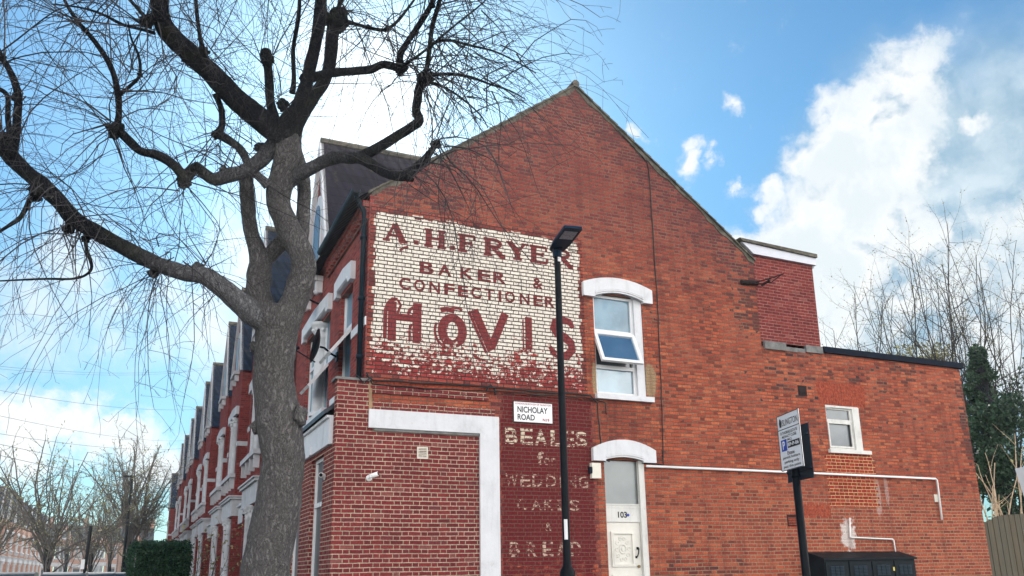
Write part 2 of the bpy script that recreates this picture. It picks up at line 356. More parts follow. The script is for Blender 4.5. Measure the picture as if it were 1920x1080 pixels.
M['blackmetal'] = plain('black painted steel', (.006, .008, .011), .38, .3, 8., spec=.07)
M['lampmetal'] = plain('blue black lamp paint', (.006, .022, .05), .42, .25, 8., spec=.08)
M['cabinet'] = plain('charcoal cabinet steel', (.010, .015, .019), .5, .2, 5., spec=.06)
M['signback'] = plain('grey sign back', (.022, .036, .05), .5, .15, 4., spec=.08)
M['signwhite'] = plain('white sign enamel', (.80, .80, .81), .35, .02, 3., dirt=.05)
M['ink'] = plain('black ink', (.012, .012, .014), .5, .1, 5.)
M['redink'] = plain('red ink', (.32, .03, .04), .5, .1, 5.)
M['blueink'] = plain('blue sign', (.02, .06, .38), .4, .05, 5.)
M['creampl'] = plain('cream plastic', (.68, .65, .56), .4, .05, 5., dirt=.15)
M['camwhite'] = plain('white plastic', (.8, .8, .79), .35, .03, 5.)
M['led'] = plain('frosted lamp glass', (.30, .33, .37), .3, .1, 40.)
M['asphalt'] = plain('asphalt', (.05, .05, .052), .9, .25, 12., bump=.004)
M['paving'] = plain('grey paving', (.22, .21, .20), .9, .15, 3., bump=.003)
M['kerb'] = plain('granite kerb', (.26, .25, .24), .8, .2, 8., bump=.002)
M['earth'] = plain('ground', (.10, .10, .07), .95, .3, 2., bump=.01)
M['rust'] = plain('rusty iron', (.030, .022, .022), .8, .4, 12., bump=.003)

def glass_mat(name, tint, refl, rough=.03):
    m, b = newmat(name)
    b.put(b.pr.inputs['Base Color'], b.mix(b.mr(b.noise(b.pos, 1.8, 4.), .35, .7), tint, tuple(c * .6 for c in tint))); b.pr.inputs['Roughness'].default_value = .35
    g = b.node('ShaderNodeBsdfGlossy'); g.inputs['Roughness'].default_value = rough; g.inputs['Color'].default_value = (.86, .95, 1., 1)
    b.put(g.inputs['Normal'], b.bump(b.noise(b.pos, 1.6, 2.), .01))
    mx = b.node('ShaderNodeMixShader'); mx.inputs[0].default_value = refl
    b.l.new(b.pr.outputs[0], mx.inputs[1]); b.l.new(g.outputs[0], mx.inputs[2]); b.l.new(mx.outputs[0], b.out.inputs[0]); return m
M['glass'] = glass_mat('window glass', (.13, .25, .33), .10)  # pale blue base colour paints in the sky reflected by the panes
M['sashglass'] = glass_mat('sky tinted sash glass', (.05, .12, .20), .55)  # blue base tint helps out the reflection of the high sky
M['glassdark'] = glass_mat('dark window glass', (.05, .06, .07), .06)
M['transom'] = glass_mat('grey frosted glass', (.085, .095, .088), .10, .3)

def roof_mat(name, col):
    m, b = newmat(name); x, y, z = b.sep(b.pos)
    row = b.m('DIVIDE', z, .26); fr = b.m('FRACT', row); fl = b.m('FLOOR', row)
    s = b.m('ADD', b.m('ADD', x, y), b.m('MULTIPLY', b.m('MODULO', b.m('ADD', fl, 100.), 2.), 0.))
    t = b.m('DIVIDE', s, .24); ft = b.m('FRACT', t)
    wob = b.m('SINE', b.m('MULTIPLY', ft, 6.283))
    r = b.white(b.comb(fl, b.m('FLOOR', t), 0.))
    c = b.mix(r, tuple(v * .6 for v in col), tuple(v * 1.3 for v in col))
    c = b.mix(b.mr(fr, .12, .0), c, tuple(v * .3 for v in col))
    c = b.mix(b.mr(b.noise(b.pos, 3., 6., .7), .58, .7, 0., .5), c, (.10, .10, .05))
    b.put(b.pr.inputs['Base Color'], c); b.pr.inputs['Roughness'].default_value = .85; b.pr.inputs['Specular IOR Level'].default_value = .15
    h = b.m('ADD', b.m('MULTIPLY', fr, -1.), b.m('MULTIPLY', wob, .5))
    b.put(b.pr.inputs['Normal'], b.bump(h, .03)); return m
M['tile'] = roof_mat('dark concrete roof tiles', (.020, .017, .026))
M['slate'] = roof_mat('blue slate', (.012, .021, .040))

def bark_mat(name, col, col2, sc=9., bd=.02, moss=.2, near=None):
    m, b = newmat(name)
    p = b.vm('MULTIPLY', b.pos, (1., 1., .30)); p = b.vm('ADD', p, b.vm('SCALE', b.noise(b.pos, 5., 4., .6, col=True), .12))
    ridge = b.m('ABSOLUTE', b.m('SUBTRACT', b.noise(p, sc, 8., .66, .25), .5)); ridge = b.mr(ridge, 0., .11)
    plate = b.voro(b.vm('ADD', p, b.vm('SCALE', b.noise(b.pos, 9., 4., .6, col=True), .16)), sc * .55, 'DISTANCE_TO_EDGE'); n = b.noise(b.pos, sc * 3., 6., .7)
    h = b.m('ADD', b.m('MULTIPLY', ridge, .8), b.m('MULTIPLY', n, .8)); h = b.m('ADD', h, b.m('MULTIPLY', b.mr(plate, 0., .10), .35)); big = b.noise(b.pos, 2.2, 5., .65)
    c = b.mix(b.mr(h, .35, 1.75), col2, col); c = b.mix(b.mr(big, .4, .7, 0., .28), c, tuple(v * .55 for v in col))
    if near:   # trunk tone near the fork; beyond it limbs are painted dark as silhouettes
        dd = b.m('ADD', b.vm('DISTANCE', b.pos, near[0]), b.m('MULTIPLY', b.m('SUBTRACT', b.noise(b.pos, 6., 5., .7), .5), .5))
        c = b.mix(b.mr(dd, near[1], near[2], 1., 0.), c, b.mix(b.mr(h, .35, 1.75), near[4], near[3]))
    c = b.mix(b.mr(b.noise(b.pos, 1.7, 5., .6), .55, .72, 0., moss), c, (.085, .095, .035))
    b.put(b.pr.inputs['Base Color'], c); b.pr.inputs['Roughness'].default_value = .95; b.pr.inputs['Specular IOR Level'].default_value = .06
    b.put(b.pr.inputs['Normal'], b.bump(h, bd)); return m
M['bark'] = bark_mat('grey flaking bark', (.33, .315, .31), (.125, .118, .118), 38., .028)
M['limb'] = bark_mat('silhouette limb bark', (.040, .040, .046), (.012, .013, .018), 40., .016, .4, (tuple(at(522, 500, 7.3)), .55, 1.35, (.32, .318, .33), (.12, .12, .128)))  # dark colour paints in the limbs' silhouette against the bright sky
M['twig'] = plain('thin twigs', (.050, .047, .052), .8, .35, 5.)
M['twigstreet'] = plain('street tree branches', (.12, .105, .095), .85, .3, 3.)
M['twigpale'] = plain('pale bramble stems', (.50, .40, .28), .8, .3, 9.)
M['twigfar'] = plain('far branches', (.050, .045, .043), .85, .3, 3.)
def leaf_mat(name, col, var=.5):
    m, b = newmat(name); n = b.node('ShaderNodeNewGeometry').outputs['Random Per Island']
    c = b.ramp(n, [(0, tuple(v * (1 - var) for v in col)), (.6, col), (1, tuple(min(1, v * (1 + var)) for v in col))])
    b.put(b.pr.inputs['Base Color'], c); b.pr.inputs['Roughness'].default_value = .5; b.pr.inputs['Specular IOR Level'].default_value = .3
    t = b.node('ShaderNodeBsdfTranslucent'); b.put(t.inputs[0], c); mx = b.node('ShaderNodeMixShader'); mx.inputs[0].default_value = .3
    b.l.new(b.pr.outputs[0], mx.inputs[1]); b.l.new(t.outputs[0], mx.inputs[2]); b.l.new(mx.outputs[0], b.out.inputs[0]); return m
M['ivy'] = leaf_mat('ivy leaves', (.028, .062, .030))
M['ever'] = leaf_mat('evergreen leaves', (.035, .075, .040))
M['hedge'] = leaf_mat('hedge leaves', (.020, .060, .028), .5)
M['bud'] = leaf_mat('spring buds', (.26, .25, .11))
M['hedgecore'] = plain('hedge inside', (.012, .025, .012), .95, .3, 8.)
def wood_mat():
    m, b = newmat('weathered fence boards'); x, y, z = b.sep(b.pos)
    g = b.noise(b.vm('MULTIPLY', b.pos, (14., 14., 1.1)), 1., 6., .65); s = b.white(b.comb(b.m('FLOOR', b.m('DIVIDE', x, .105)), 0., 0.))
    c = b.mix(g, (.045, .038, .028), (.17, .145, .105)); c = b.mix(b.m('MULTIPLY', s, .5), c, (.10, .10, .085))
    b.put(b.pr.inputs['Base Color'], c); b.pr.inputs['Roughness'].default_value = .9; b.pr.inputs['Specular IOR Level'].default_value = .08; b.put(b.pr.inputs['Normal'], b.bump(g, .004)); return m
M['fence'] = wood_mat()
def carpaint(name, col):
    m, b = newmat(name); b.put(b.pr.inputs['Base Color'], (*col, 1)); b.pr.inputs['Roughness'].default_value = .3; b.pr.inputs['Coat Weight'].default_value = .8; b.pr.inputs['Metallic'].default_value = .2; return m

# ================================================================== ground
def sheet(name, pts, z, mat):
    m = MB(); m.poly([(x, y, z) for x, y in pts]); return struct(m.build(name, mat))
sheet('ground', [(-900, -300), (900, -300), (900, 1500), (-900, 1500)], -.13, M['earth'])
sheet('road', [(-10.5, -200), (-2.2, -200), (-2.2, 260), (-10.5, 260)], -.112, M['asphalt'])
sheet('side_road', [(-2.2, -16.5), (60, -16.5), (60, -9.3), (-2.2, -9.3)], -.108, M['asphalt'])
m = MB(); m.box(-2.05, 40, -9.15, -.05, -.12, 0); m.box(-2.05, 3.3, -.05, 200, -.12, 0); struct(m.build('pavement', M['paving']))
m = MB(); m.box(-2.2, 40, -9.3, -9.15, -.12, .004); m.box(-2.2, -2.05, -9.15, 200, -.12, .004); struct(m.build('kerb', M['kerb']))
m = MB(); m.box(-14, -10.5, -100, 200, -.12, 0); struct(m.build('far_pavement', M['paving']))
m = MB(); m.box(-2.2, 40, -30, -16.5, -.12, 0); struct(m.build('south_pavement', M['paving']))
m = MB()
for i in range(24): m.box(-6.4, -6.28, -60 + i * 9, -56 + i * 9, -.108, -.104)
struct(m.build('road_marking', M['white']))

# ================================================================== corner house
H = thing('corner_house', 'red brick end of terrace house with tall gable, painted bakery sign and rear wing', 'house', (8, 4, 0))
GAB = lambda u, d, z: (u, d, z)                         # on the gable plane: depth goes into the house
XF = 3.48; XS = 2.99
def facade(X0): return lambda u, d, z: (X0 + d, u, z)   # on a street front

def holed(mb, u0, u1, z0, z1, holes, d=0., rev=.14):
    us = sorted({u0, u1, *[h[0] for h in holes], *[h[1] for h in holes]}); zs = sorted({z0, z1, *[h[2] for h in holes], *[h[3] for h in holes]})
    for a, b in zip(us, us[1:]):
        for c, e in zip(zs, zs[1:]):
            if any(h[0] < (a + b) / 2 < h[1] and h[2] < (c + e) / 2 < h[3] for h in holes): continue
            mb.poly([(a, d, c), (b, d, c), (b, d, e), (a, d, e)])
    for h0, h1, k0, k1 in holes:
        r = d + rev
        mb.poly([(h0, d, k0), (h0, r, k0), (h0, r, k1), (h0, d, k1)]); mb.poly([(h1, d, k0), (h1, d, k1), (h1, r, k1), (h1, r, k0)])
        mb.poly([(h0, d, k0), (h1, d, k0), (h1, r, k0), (h0, r, k0)]); mb.poly([(h0, d, k1), (h0, r, k1), (h1, r, k1), (h1, d, k1)])

APX, APZ = 8.01, 11.90
def vz(x): return APZ - .752 * (8.01 - x) if x < 8.01 else APZ - .757 * (x - 8.01)
g = MB(GAB)
holed(g, 3.56, 12.6, -.1, 8.3, [(8.24, 9.43, 4.98, 7.12), (8.33, 9.27, .05, 3.66)], 0., .16)
g.poly([(3.56, 0, 8.3), (12.6, 0, 8.3), (12.6, 0, vz(12.6)), (APX, 0, APZ), (3.50, 0, vz(3.5))])
g.poly([(12.6, 0, 6.4), (12.6, .5, 6.4), (12.6, .5, vz(12.6)), (12.6, 0, vz(12.6))])
g.poly([(3.5, 0, 8.3), (3.5, 0, vz(3.5)), (3.5, .3, vz(3.5)), (3.5, .3, 8.3)])
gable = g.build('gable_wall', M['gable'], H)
# the narrow return of the front wall, painted bricks run round it
r = MB(GAB); holed(r, 12.6, 19.05, -.1, 6.40, [(14.30, 15.34, 4.10, 5.15)], .0, .12)
r.poly([(19.05, 0, -.1), (19.05, 6, -.1), (19.05, 6, 6.4), (19.05, 0, 6.4)]); r.poly([(12.6, 6, -.1), (19.05, 6, -.1), (19.05, 6, 6.4), (12.6, 6, 6.4)])
r.build('rear_wing_wall', M['gable'], H)
r = MB(); r.box(14.41, 19.13, -.07, 6.1, 6.40, 6.545); r.build('wing_roof_edge', M['darkfelt'], H)
r = MB(GAB)
r.box(12.66, 13.28, -.05, .02, 6.33, 6.52); r.box(13.88, 14.39, -.05, .02, 6.36, 6.53); r.box(13.28, 13.88, -.012, .02, 6.34, 6.44); r.build('cement_band', M['concrete'], H)
# upper rear extension, newer plum brick
r = MB(GAB); r.poly([(12.6, .02, 6.52), (14.40, .02, 6.52), (14.42, .02, 8.6), (12.6, .02, 8.6)]); r.poly([(14.40, .02, 6.5), (14.40, 5, 6.5), (14.42, 5, 8.6), (14.42, .02, 8.6)])
r.build('upper_rear_wall', M['dormer'], H)
r = MB(GAB); r.prism([(12.26, 8.86), (12.58, 8.61), (14.49, 8.585), (14.49, 8.765)], -.06, .02); r.box(14.43, 14.49, .02, 5, 8.55, 8.765); r.build('roof_fascia', M['fascia'], H)
r = MB(GAB); r.prism([(12.17, 8.935), (12.25, 8.868), (14.50, 8.77), (14.50, 8.86)], -.11, 5); r.build('flat_roof', M['verge'], H)
# main roof and verge
r = MB(); ov = .10
for x0, x1 in ((3.15, APX), (APX, 12.64)):
    za, zb = vz(x0) + .07, vz(x1) + .07
    r.poly([(x0, -.02, za), (x1, -.02, zb), (x1, 7.35, zb), (x0, 7.35, za)])
r.build('roof', M['tile'], H)
v = MB(); nt = 22
for side in (0, 1):
    xa, xb = ((3.44, APX) if side == 0 else (APX, 12.62))
    for i in range(nt):
        a = xa + (xb - xa) * i / nt; b2 = xa + (xb - xa) * (i + 1) / nt
        lift = .028 * ((1 - 0) if side == 0 else 0); za, zb = vz(a), vz(b2); rnd = random.Random(i + 50 * side).uniform(-.008, .012)
        t0, t1 = (.045, .022) if side == 0 else (.022, .045)
        v.prism([(a, za + .028), (b2, zb + .028), (b2, zb + t1 + .035 + rnd), (a, za + t0 + .035 + rnd)], -.06 + rnd, .12)
v.tube([(APX, -.07, APZ + .07), (APX, 7.3, APZ + .07)], .085, 10)
v.build('verge_tile', M['verge'], H)
rnd = random.Random(4); v = MB(GAB)
for side in (0, 1):
    xa, xb = ((3.52, APX) if side == 0 else (APX, 12.6)); n = 30; top = []; bot = []
    for i in range(n + 1):
        a = xa + (xb - xa) * i / n; top.append((a, vz(a) + .03)); bot.append((a, vz(a) - rnd.choice((.03, .05, .07, .12))))
    v.prism(top + bot[::-1], -.014 - side * .003, .0)
v.build('verge_mortar', M['verge'], H)

# painted sign and its lettering -------------------------------------------------
def arc(cx, cy, rx, ry, a0, a1, n=14): return [(cx + rx * cos(radians(a0 + (a1 - a0) * i / n)), cy + ry * sin(radians(a0 + (a1 - a0) * i / n))) for i in range(n + 1)]
class Letters:
    """ribbons laid on the gable; every stroke sits a hair prouder than the last"""
    def __init__(s, d): s.mb = MB(GAB); s.d = d; s.k = 0
    def stroke(s, pts, w, fx, fz, close=False):
        n = len(pts); P = [Vector((fx(p[0]), fz(p[1]))) for p in pts]; L = []; R = []
        ws = w if hasattr(w, '__len__') else [w] * n
        for i in range(n):
            a = P[(i - 1) % n] if (close or i > 0) else P[i]; b = P[(i + 1) % n] if (close or i < n - 1) else P[i]
            t = (b - a).normalized(); nn = Vector((-t.y, t.x)); L.append(P[i] + nn * ws[i] / 2); R.append(P[i] - nn * ws[i] / 2)
        d = s.d - .00025 * s.k; s.k = (s.k + 1) % 24
        for i in range(n if close else n - 1):
            j = (i + 1) % n
            s.mb.poly([(L[i].x, d, L[i].y), (R[i].x, d, R[i].y), (R[j].x, d, R[j].y), (L[j].x, d, L[j].y)])
SER = {  # slab-serif capitals in a unit box: (points, weight) heavy=1 light=.45
 'A': [([(.10, 0), (.48, 1)], .5), ([(.46, 1), (.88, 0)], 1.1), ([(.24, .33), (.70, .33)], .5), ([(-.04, .03), (.28, .03)], .4), ([(.66, .03), (1.06, .03)], .4)],
 'H': [([(.2, 0), (.2, 1)], 1.1), ([(.8, 0), (.8, 1)], 1.1), ([(.2, .5), (.8, .5)], .5), ([(0, .03), (.4, .03)], .4), ([(.6, .03), (1, .03)], .4), ([(0, .97), (.4, .97)], .4), ([(.6, .97), (1, .97)], .4)],
 'F': [([(.25, 0), (.25, 1)], 1.1), ([(.02, .96), (.92, .96)], .5), ([(.25, .52), (.72, .52)], .5), ([(.72, .36), (.72, .68)], .4), ([(.9, .74), (.9, .99)], .4), ([(.02, .03), (.5, .03)], .4)],
 'R': [([(.22, 0), (.22, 1)], 1.1), ([(.02, .96), (.5, .96)] + arc(.5, .75, .32, .21, 90, -90, 10) + [(.22, .54)], .6), ([(.46, .54), (.86, .04), (1.04, .04)], .95), ([(.02, .03), (.44, .03)], .4)],
 'Y': [([(.5, 0), (.5, .45)], 1.1), ([(.12, 1), (.5, .45)], 1.1), ([(.5, .45), (.86, 1)], .5), ([(-.04, .97), (.3, .97)], .4), ([(.7, .97), (1.04, .97)], .4), ([(.28, .03), (.72, .03)], .4)],
 'E': [([(.22, 0), (.22, 1)], 1.1), ([(.02, .96), (.92, .96)], .5), ([(.22, .52), (.7, .52)], .5), ([(.02, .04), (.94, .04)], .5), ([(.9, .74), (.9, .99)], .4), ([(.92, .02), (.92, .30)], .4), ([(.7, .38), (.7, .66)], .4)],
 '.': [([(.5, .0), (.5, .25)], .85)],
}
sg = MB(GAB); sg.poly([(3.50, -.004, 4.93), (8.02, -.004, 4.93), (8.02, -.004, 8.30), (3.50, -.004, 8.30)])
sign = sg.build('painted_sign', M['sign'], H)
L = Letters(-.007)
for ch, x0, x1 in (('A', 3.76, 4.20), ('.', 4.34, 4.46), ('H', 4.56, 5.00), ('.', 5.08, 5.2), ('F', 5.24, 5.64), ('R', 5.78, 6.24), ('Y', 6.30, 6.76), ('E', 6.80, 7.22), ('R', 7.32, 7.78)):
    for pts, w in SER[ch]:
        L.stroke(pts, .115 * w, lambda t: x0 + t * (x1 - x0), lambda t: 7.61 + t * .36)
L.stroke([(0, 0), (.35, .55), (1, 1)], .05, lambda t: 4.08 + t * .16, lambda t: 7.44 + t * .1)
L.mb.build('sign_lettering', M['letter'], sign)
L = Letters(-.007)
fx = lambda t: t; fz = lambda t: t
# the great word: an ornate H, a raised o with a bar above, V with an inline, I and S
L.stroke([(3.96, 5.66), (3.96, 6.42)], .16, fx, fz); L.stroke([(3.83, 5.70), (3.83, 6.22), (3.88, 6.36), (3.97, 6.46), (4.06, 6.48)], [.07, .08, .09, .09, .05], fx, fz)
L.stroke([(4.44, 5.66), (4.44, 6.44)], .17, fx, fz); L.stroke([(3.96, 6.13), (4.44, 6.13)], .14, fx, fz); L.stroke([(4.06, 6.2), (4.12, 6.36), (4.06, 6.46)], .05, fx, fz)
L.stroke([(4.30, 5.68), (4.30, 5.93), (4.34, 6.02)], .05, fx, fz); L.stroke([(4.26, 6.20), (4.30, 6.30), (4.36, 6.34)], .06, fx, fz)
L.stroke(arc(5.14, 5.97, .205, .255, 0, 348, 26), [.15 + .03 * abs(cos(radians(i * 13.4))) for i in range(27)], fx, fz, True)
L.stroke(arc(5.03, 5.95, .24, .30, 150, 250, 12), .05, fx, fz)
L.stroke([(4.90, 6.36), (5.02, 6.39), (5.18, 6.37)], .10, fx, fz); L.stroke([(5.10, 6.41), (5.24, 6.44), (5.34, 6.40)], .05, fx, fz)
L.stroke([(5.58, 6.44), (5.94, 5.66)], .17, fx, fz); L.stroke([(6.24, 6.44), (5.93, 5.70)], .16, fx, fz); L.stroke([(5.47, 6.40), (5.83, 5.60)], .055, fx, fz)
L.stroke([(6.74, 5.66), (6.74, 6.42)], .15, fx, fz); L.stroke([(6.62, 5.70), (6.62, 6.36)], .03, fx, fz)
L.stroke([(7.74, 6.30), (7.66, 6.42), (7.48, 6.45), (7.34, 6.38), (7.30, 6.26), (7.38, 6.15), (7.56, 6.07), (7.68, 5.98), (7.70, 5.84), (7.60, 5.72), (7.44, 5.68), (7.28, 5.74), (7.20, 5.86)], [.09, .15, .16, .17, .18, .19, .19, .18, .18, .17, .16, .14, .08], fx, fz)
L.mb.build('sign_lettering', M['hovis'], sign)

TEXTS = 0
def text_mesh(s, bold=0., res=4):
    cu = bpy.data.curves.new('text', 'FONT'); cu.body = s; cu.resolution_u = res; cu.offset = bold; cu.space_character = 1.0
    ob = bpy.data.objects.new('text', cu); S.collection.objects.link(ob); bpy.context.view_layer.update()
    me = bpy.data.meshes.new_from_object(ob.evaluated_get(bpy.context.evaluated_depsgraph_get()))
    vs = [v.co.copy() for v in me.vertices]; fs = [list(p.vertices) for p in me.polygons]
    bpy.data.objects.remove(ob); bpy.data.curves.remove(cu); bpy.data.meshes.remove(me)
    x0 = min(v.x for v in vs); x1 = max(v.x for v in vs); y0 = min(v.y for v in vs); y1 = max(v.y for v in vs)
    return [((v.x - x0) / (x1 - x0), (v.y - y0) / (y1 - y0)) for v in vs], fs
def add_text(mb, s, u0, u1, z0, z1, d, bold=0.):
    vs, fs = text_mesh(s, bold); mb.raw([mb.T(u0 + a * (u1 - u0), d, z0 + c * (z1 - z0)) for a, c in vs], fs)
def word(mb, s, xs, w, z0, z1, d, bold):
    for ch, x in zip(s, xs): add_text(mb, ch, x, x + w * {'I': .3, 'W': 1.25, 'M': 1.2}.get(ch, 1), z0, z1, d, bold)
t = MB(GAB)
word(t, 'BAKER', (4.48, 4.84, 5.30, 5.66, 5.99), .28, 7.05, 7.29, -.007, .028); add_text(t, '&', 6.86, 7.08, 7.05, 7.27, -.007, .03)
word(t, 'CONFECTIONER', (4.08, 4.37, 4.67, 4.97, 5.25, 5.52, 5.80, 6.10, 6.24, 6.56, 6.86, 7.12), .215, 6.68, 6.91, -.007, .026)
t.build('sign_lettering', M['letter'], sign)
t = MB(GAB); word(t, 'BREADDAILY', (4.75, 5.0, 5.25, 5.5, 5.75, 6.2, 6.42, 6.64, 6.76, 6.94), .18, 5.12, 5.30, -.007, .025)
t.build('sign_lettering', M['ghost'], sign)
t = MB(GAB)
for i, z in enumerate((8.14, 8.06, 7.97)): add_text(t, ('SIGNS', 'BY', 'MADE')[i], 7.70 + .05 * (i == 1), 7.90 - .06 * (i == 1), z, z + .045, -.007, .02)
t.build('signwriter_mark', M['ink'], sign)
# lower oxblood panel with cream words
pn = MB(GAB); pn.poly([(6.045, -.004, -.08), (8.17, -.004, -.08), (8.17, -.004, 4.84), (6.045, -.004, 4.84)])
pn.poly([(5.9, -.004, 4.40), (6.045, -.004, 4.40), (6.045, -.004, 4.84), (5.9, -.004, 4.84)])
panel = pn.build('painted_panel', M['redpaint'], H)
t = MB(GAB); word(t, 'BEALES', (6.2, 6.52, 6.82, 7.16, 7.42, 7.70), .26, 3.87, 4.18, -.008, .03); t.build('panel_lettering', M['cream'], panel)
t = MB(GAB); add_text(t, 'f', 6.86, 7.0, 3.50, 3.76, -.008, .03); add_text(t, 'or', 7.0, 7.25, 3.50, 3.64, -.008, .01)
word(t, 'WEDDING', (6.19, 6.50, 6.75, 7.04, 7.33, 7.48, 7.74), .21, 3.08, 3.32, -.008, .012)
word(t, 'CAKES', (6.42, 6.72, 6.98, 7.27, 7.53), .21, 2.65, 2.86, -.008, .012); add_text(t, '&', 7.0, 7.12, 2.27, 2.42, -.008, .01)
word(t, 'BREAD', (6.25, 6.6, 6.93, 7.22, 7.52), .22, 1.80, 2.07, -.008, .02); t.build('panel_lettering', M['cream2'], panel)
# blocked shop window: white L-shaped surround, infill of newer brick, pier -----
w = MB(GAB); w.box(3.56, 5.655, -.10, 0, 4.025, 4.355); w.box(5.655, 6.04, -.10, 0, -.1, 4.355); w.build('white_surround', M['white'], H)
w = MB(GAB); w.poly([(2.99, -.045, -.1), (5.655, -.045, -.1), (5.655, -.045, 4.025), (2.99, -.045, 4.025)]); w.poly([(2.99, -.045, 4.025), (3.56, -.045, 4.025), (3.56, -.045, 4.86), (2.99, -.045, 4.86)])
w.poly([(3.56, -.045, 4.36), (3.56, -.0, 4.36), (3.56, 0, 4.86), (3.56, -.045, 4.86)])
w.build('shop_side_wall', M['shop'], H)
w = MB(GAB); w.box(3.66, 5.65, -.085, -.046, 3.975, 4.022); w.build('lead_flashing', M['concrete'], H)
w = MB(GAB)
for i in range(33): w.box(3.58 + i * .0735, 3.58 + i * .0735 + .064, -.006 - .002 * (i % 3), 0, 4.36, 4.52)
w.build('soldier_course', M['shop'], H)
w = MB(GAB); w.box(3.58, 5.86, -.035, 0, 4.665, 4.735); w.box(3.58, 5.80, -.055, -.0, 4.737, 4.80); w.build('brick_cornice', M['shop'], H)
w = MB(GAB); w.box(3.575, 6.0, -.008, 0, 4.805, 4.915); w.build('repair_band', M['soldier'], H)
w = MB(GAB); w.box(2.95, 3.575, -.075, .30, 4.86, 4.905); w.build('pier_coping', M['concrete'], H)
w = MB(GAB); pts = [(3.555, 4.86), (3.62, 4.86), (3.61, 4.6), (3.63, 4.4), (3.60, 4.36), (3.56, 4.36)]; w.prism(pts, -.052, -.0); w.build('cement_seam', plain('sandy cement', (.30, .20, .12), .9, .2, 9., bump=.004), H)

# windows on the gable ------------------------------------------------------------
def hood(mb, u0, u1, in0, in1, zb, zend, ztop, zarch, p=.09):
    um = (u0 + u1) / 2; n = 12
    top = [(u0 + (u1 - u0) * i / n, zend + (ztop - zend) * (1 - ((i / n - .5) * 2) ** 2)) for i in range(n + 1)]
    bot = [(in0 + (in1 - in0) * i / n, zb + .03 + (zarch - zb - .03) * (1 - ((i / n - .5) * 2) ** 2)) for i in range(n + 1)]
    mb.prism([(u0, zb)] + top + [(u1, zb), (in1, zb)] + bot[::-1] + [(in0, zb)], -p, 0)
    for k, (o, pp) in enumerate(((.035, p + .018), (.075, p + .008))):
        m1 = [(a, z + o) for a, z in bot]; m2 = [(a, z + o + .02) for a, z in bot]; mb.prism(m1 + m2[::-1], -pp, -p + .002)
    mb.prism([(in0, zarch + .05)] + bot + [(in1, zarch + .05)], -p * .5, .14)   # soffit of the arch
def frame_box(mb, u0, u1, z0, z1, w, d0, d1):
    mb.box(u0, u0 + w, d0, d1, z0, z1); mb.box(u1 - w, u1, d0, d1, z0, z1); mb.box(u0 + w, u1 - w, d0, d1, z1 - w, z1); mb.box(u0 + w, u1 - w, d0, d1, z0, z0 + w)
h = MB(GAB); hood(h, 7.98, 9.66, 8.25, 9.42, 7.02, 7.32, 7.49, 7.16); h.build('window_hood', M['white'], H)
wf = MB(GAB); frame_box(wf, 8.24, 9.24, 4.98, 7.13, .065, .08, .15); wf.box(8.24, 9.24, .075, .15, 6.28, 6.37); wf.box(8.24, 9.24, .075, .15, 5.53, 5.61)
win = wf.build('window', M['upvc'], H)
q = MB(GAB); q.box(9.24, 9.425, .02, .16, 4.98, 7.1); q.build('window_reveal', M['white'], win)
q = MB(GAB); q.poly([(8.3, .12, 6.36), (9.18, .12, 6.36), (9.18, .12, 7.1), (8.3, .12, 7.1)]); q.build('pane', M['glass'], win)
q = MB(GAB); q.poly([(8.3, .12, 5.04), (9.18, .12, 5.04), (9.18, .12, 5.55), (8.3, .12, 5.55)]); q.build('pane', M['glass'], win)
q = MB(GAB); q.poly([(8.3, .14, 5.6), (9.18, .14, 5.6), (9.18, .14, 6.3), (8.3, .14, 6.3)]); q.build('dark_opening', M['glassdark'], win)
th = radians(24)
TS = lambda u, dd, z: (u, .07 + (z - 6.31) * sin(th) + dd * cos(th), 6.31 + (z - 6.31) * cos(th) - dd * sin(th))   # top-hung sash swung outwards
q = MB(TS); frame_box(q, 8.25, 9.23, 5.55, 6.31, .07, -.03, .03); sash = q.build('open_sash', M['upvc'], H)
q = MB(TS); q.poly([(8.32, 0, 5.62), (9.16, 0, 5.62), (9.16, 0, 6.24), (8.32, 0, 6.24)]); q.build('pane', M['sashglass'], sash)
q = MB(GAB); q.box(8.19, 9.55, -.10, .12, 4.87, 4.975); q.build('window_sill', M['white'], H)
# door
h = MB(GAB); hood(h, 8.05, 9.51, 8.33, 9.2, 3.62, 3.87, 4.06, 3.71); h.build('door_hood', M['white'], H)
q = MB(GAB); q.box(9.14, 9.27, .015, .16, .05, 3.68); q.box(8.325, 8.355, .07, .16, .05, 3.66); q.box(8.355, 9.14, .06, .16, 2.72, 2.79); q.box(8.355, 9.14, .065, .16, 2.45, 2.72); q.box(8.30, 9.16, .05, .16, 2.775, 2.80); dfr = q.build('door_frame', M['dirtywhite'], H)
q = MB(GAB); q.poly([(8.35, .10, 2.79), (9.14, .10, 2.79), (9.14, .10, 3.72), (8.35, .10, 3.72)]); q.build('transom_pane', M['transom'], dfr)
q = MB(GAB); add_text(q, '103', 8.63, 8.84, 2.53, 2.65, .062, .03); q.build('house_number', M['ink'], dfr)
q = MB(GAB); q.prism([(8.865 + .03 * cos(a * pi / 6), 2.585 + .028 * sin(a * pi / 6)) for a in range(12)], .060, .064); q.build('number_badge', M['blueink'], dfr)
q = MB(GAB); q.box(8.36, 9.135, .09, .15, .05, 2.445); door = q.build('door', M['door'], H)
q = MB(GAB)
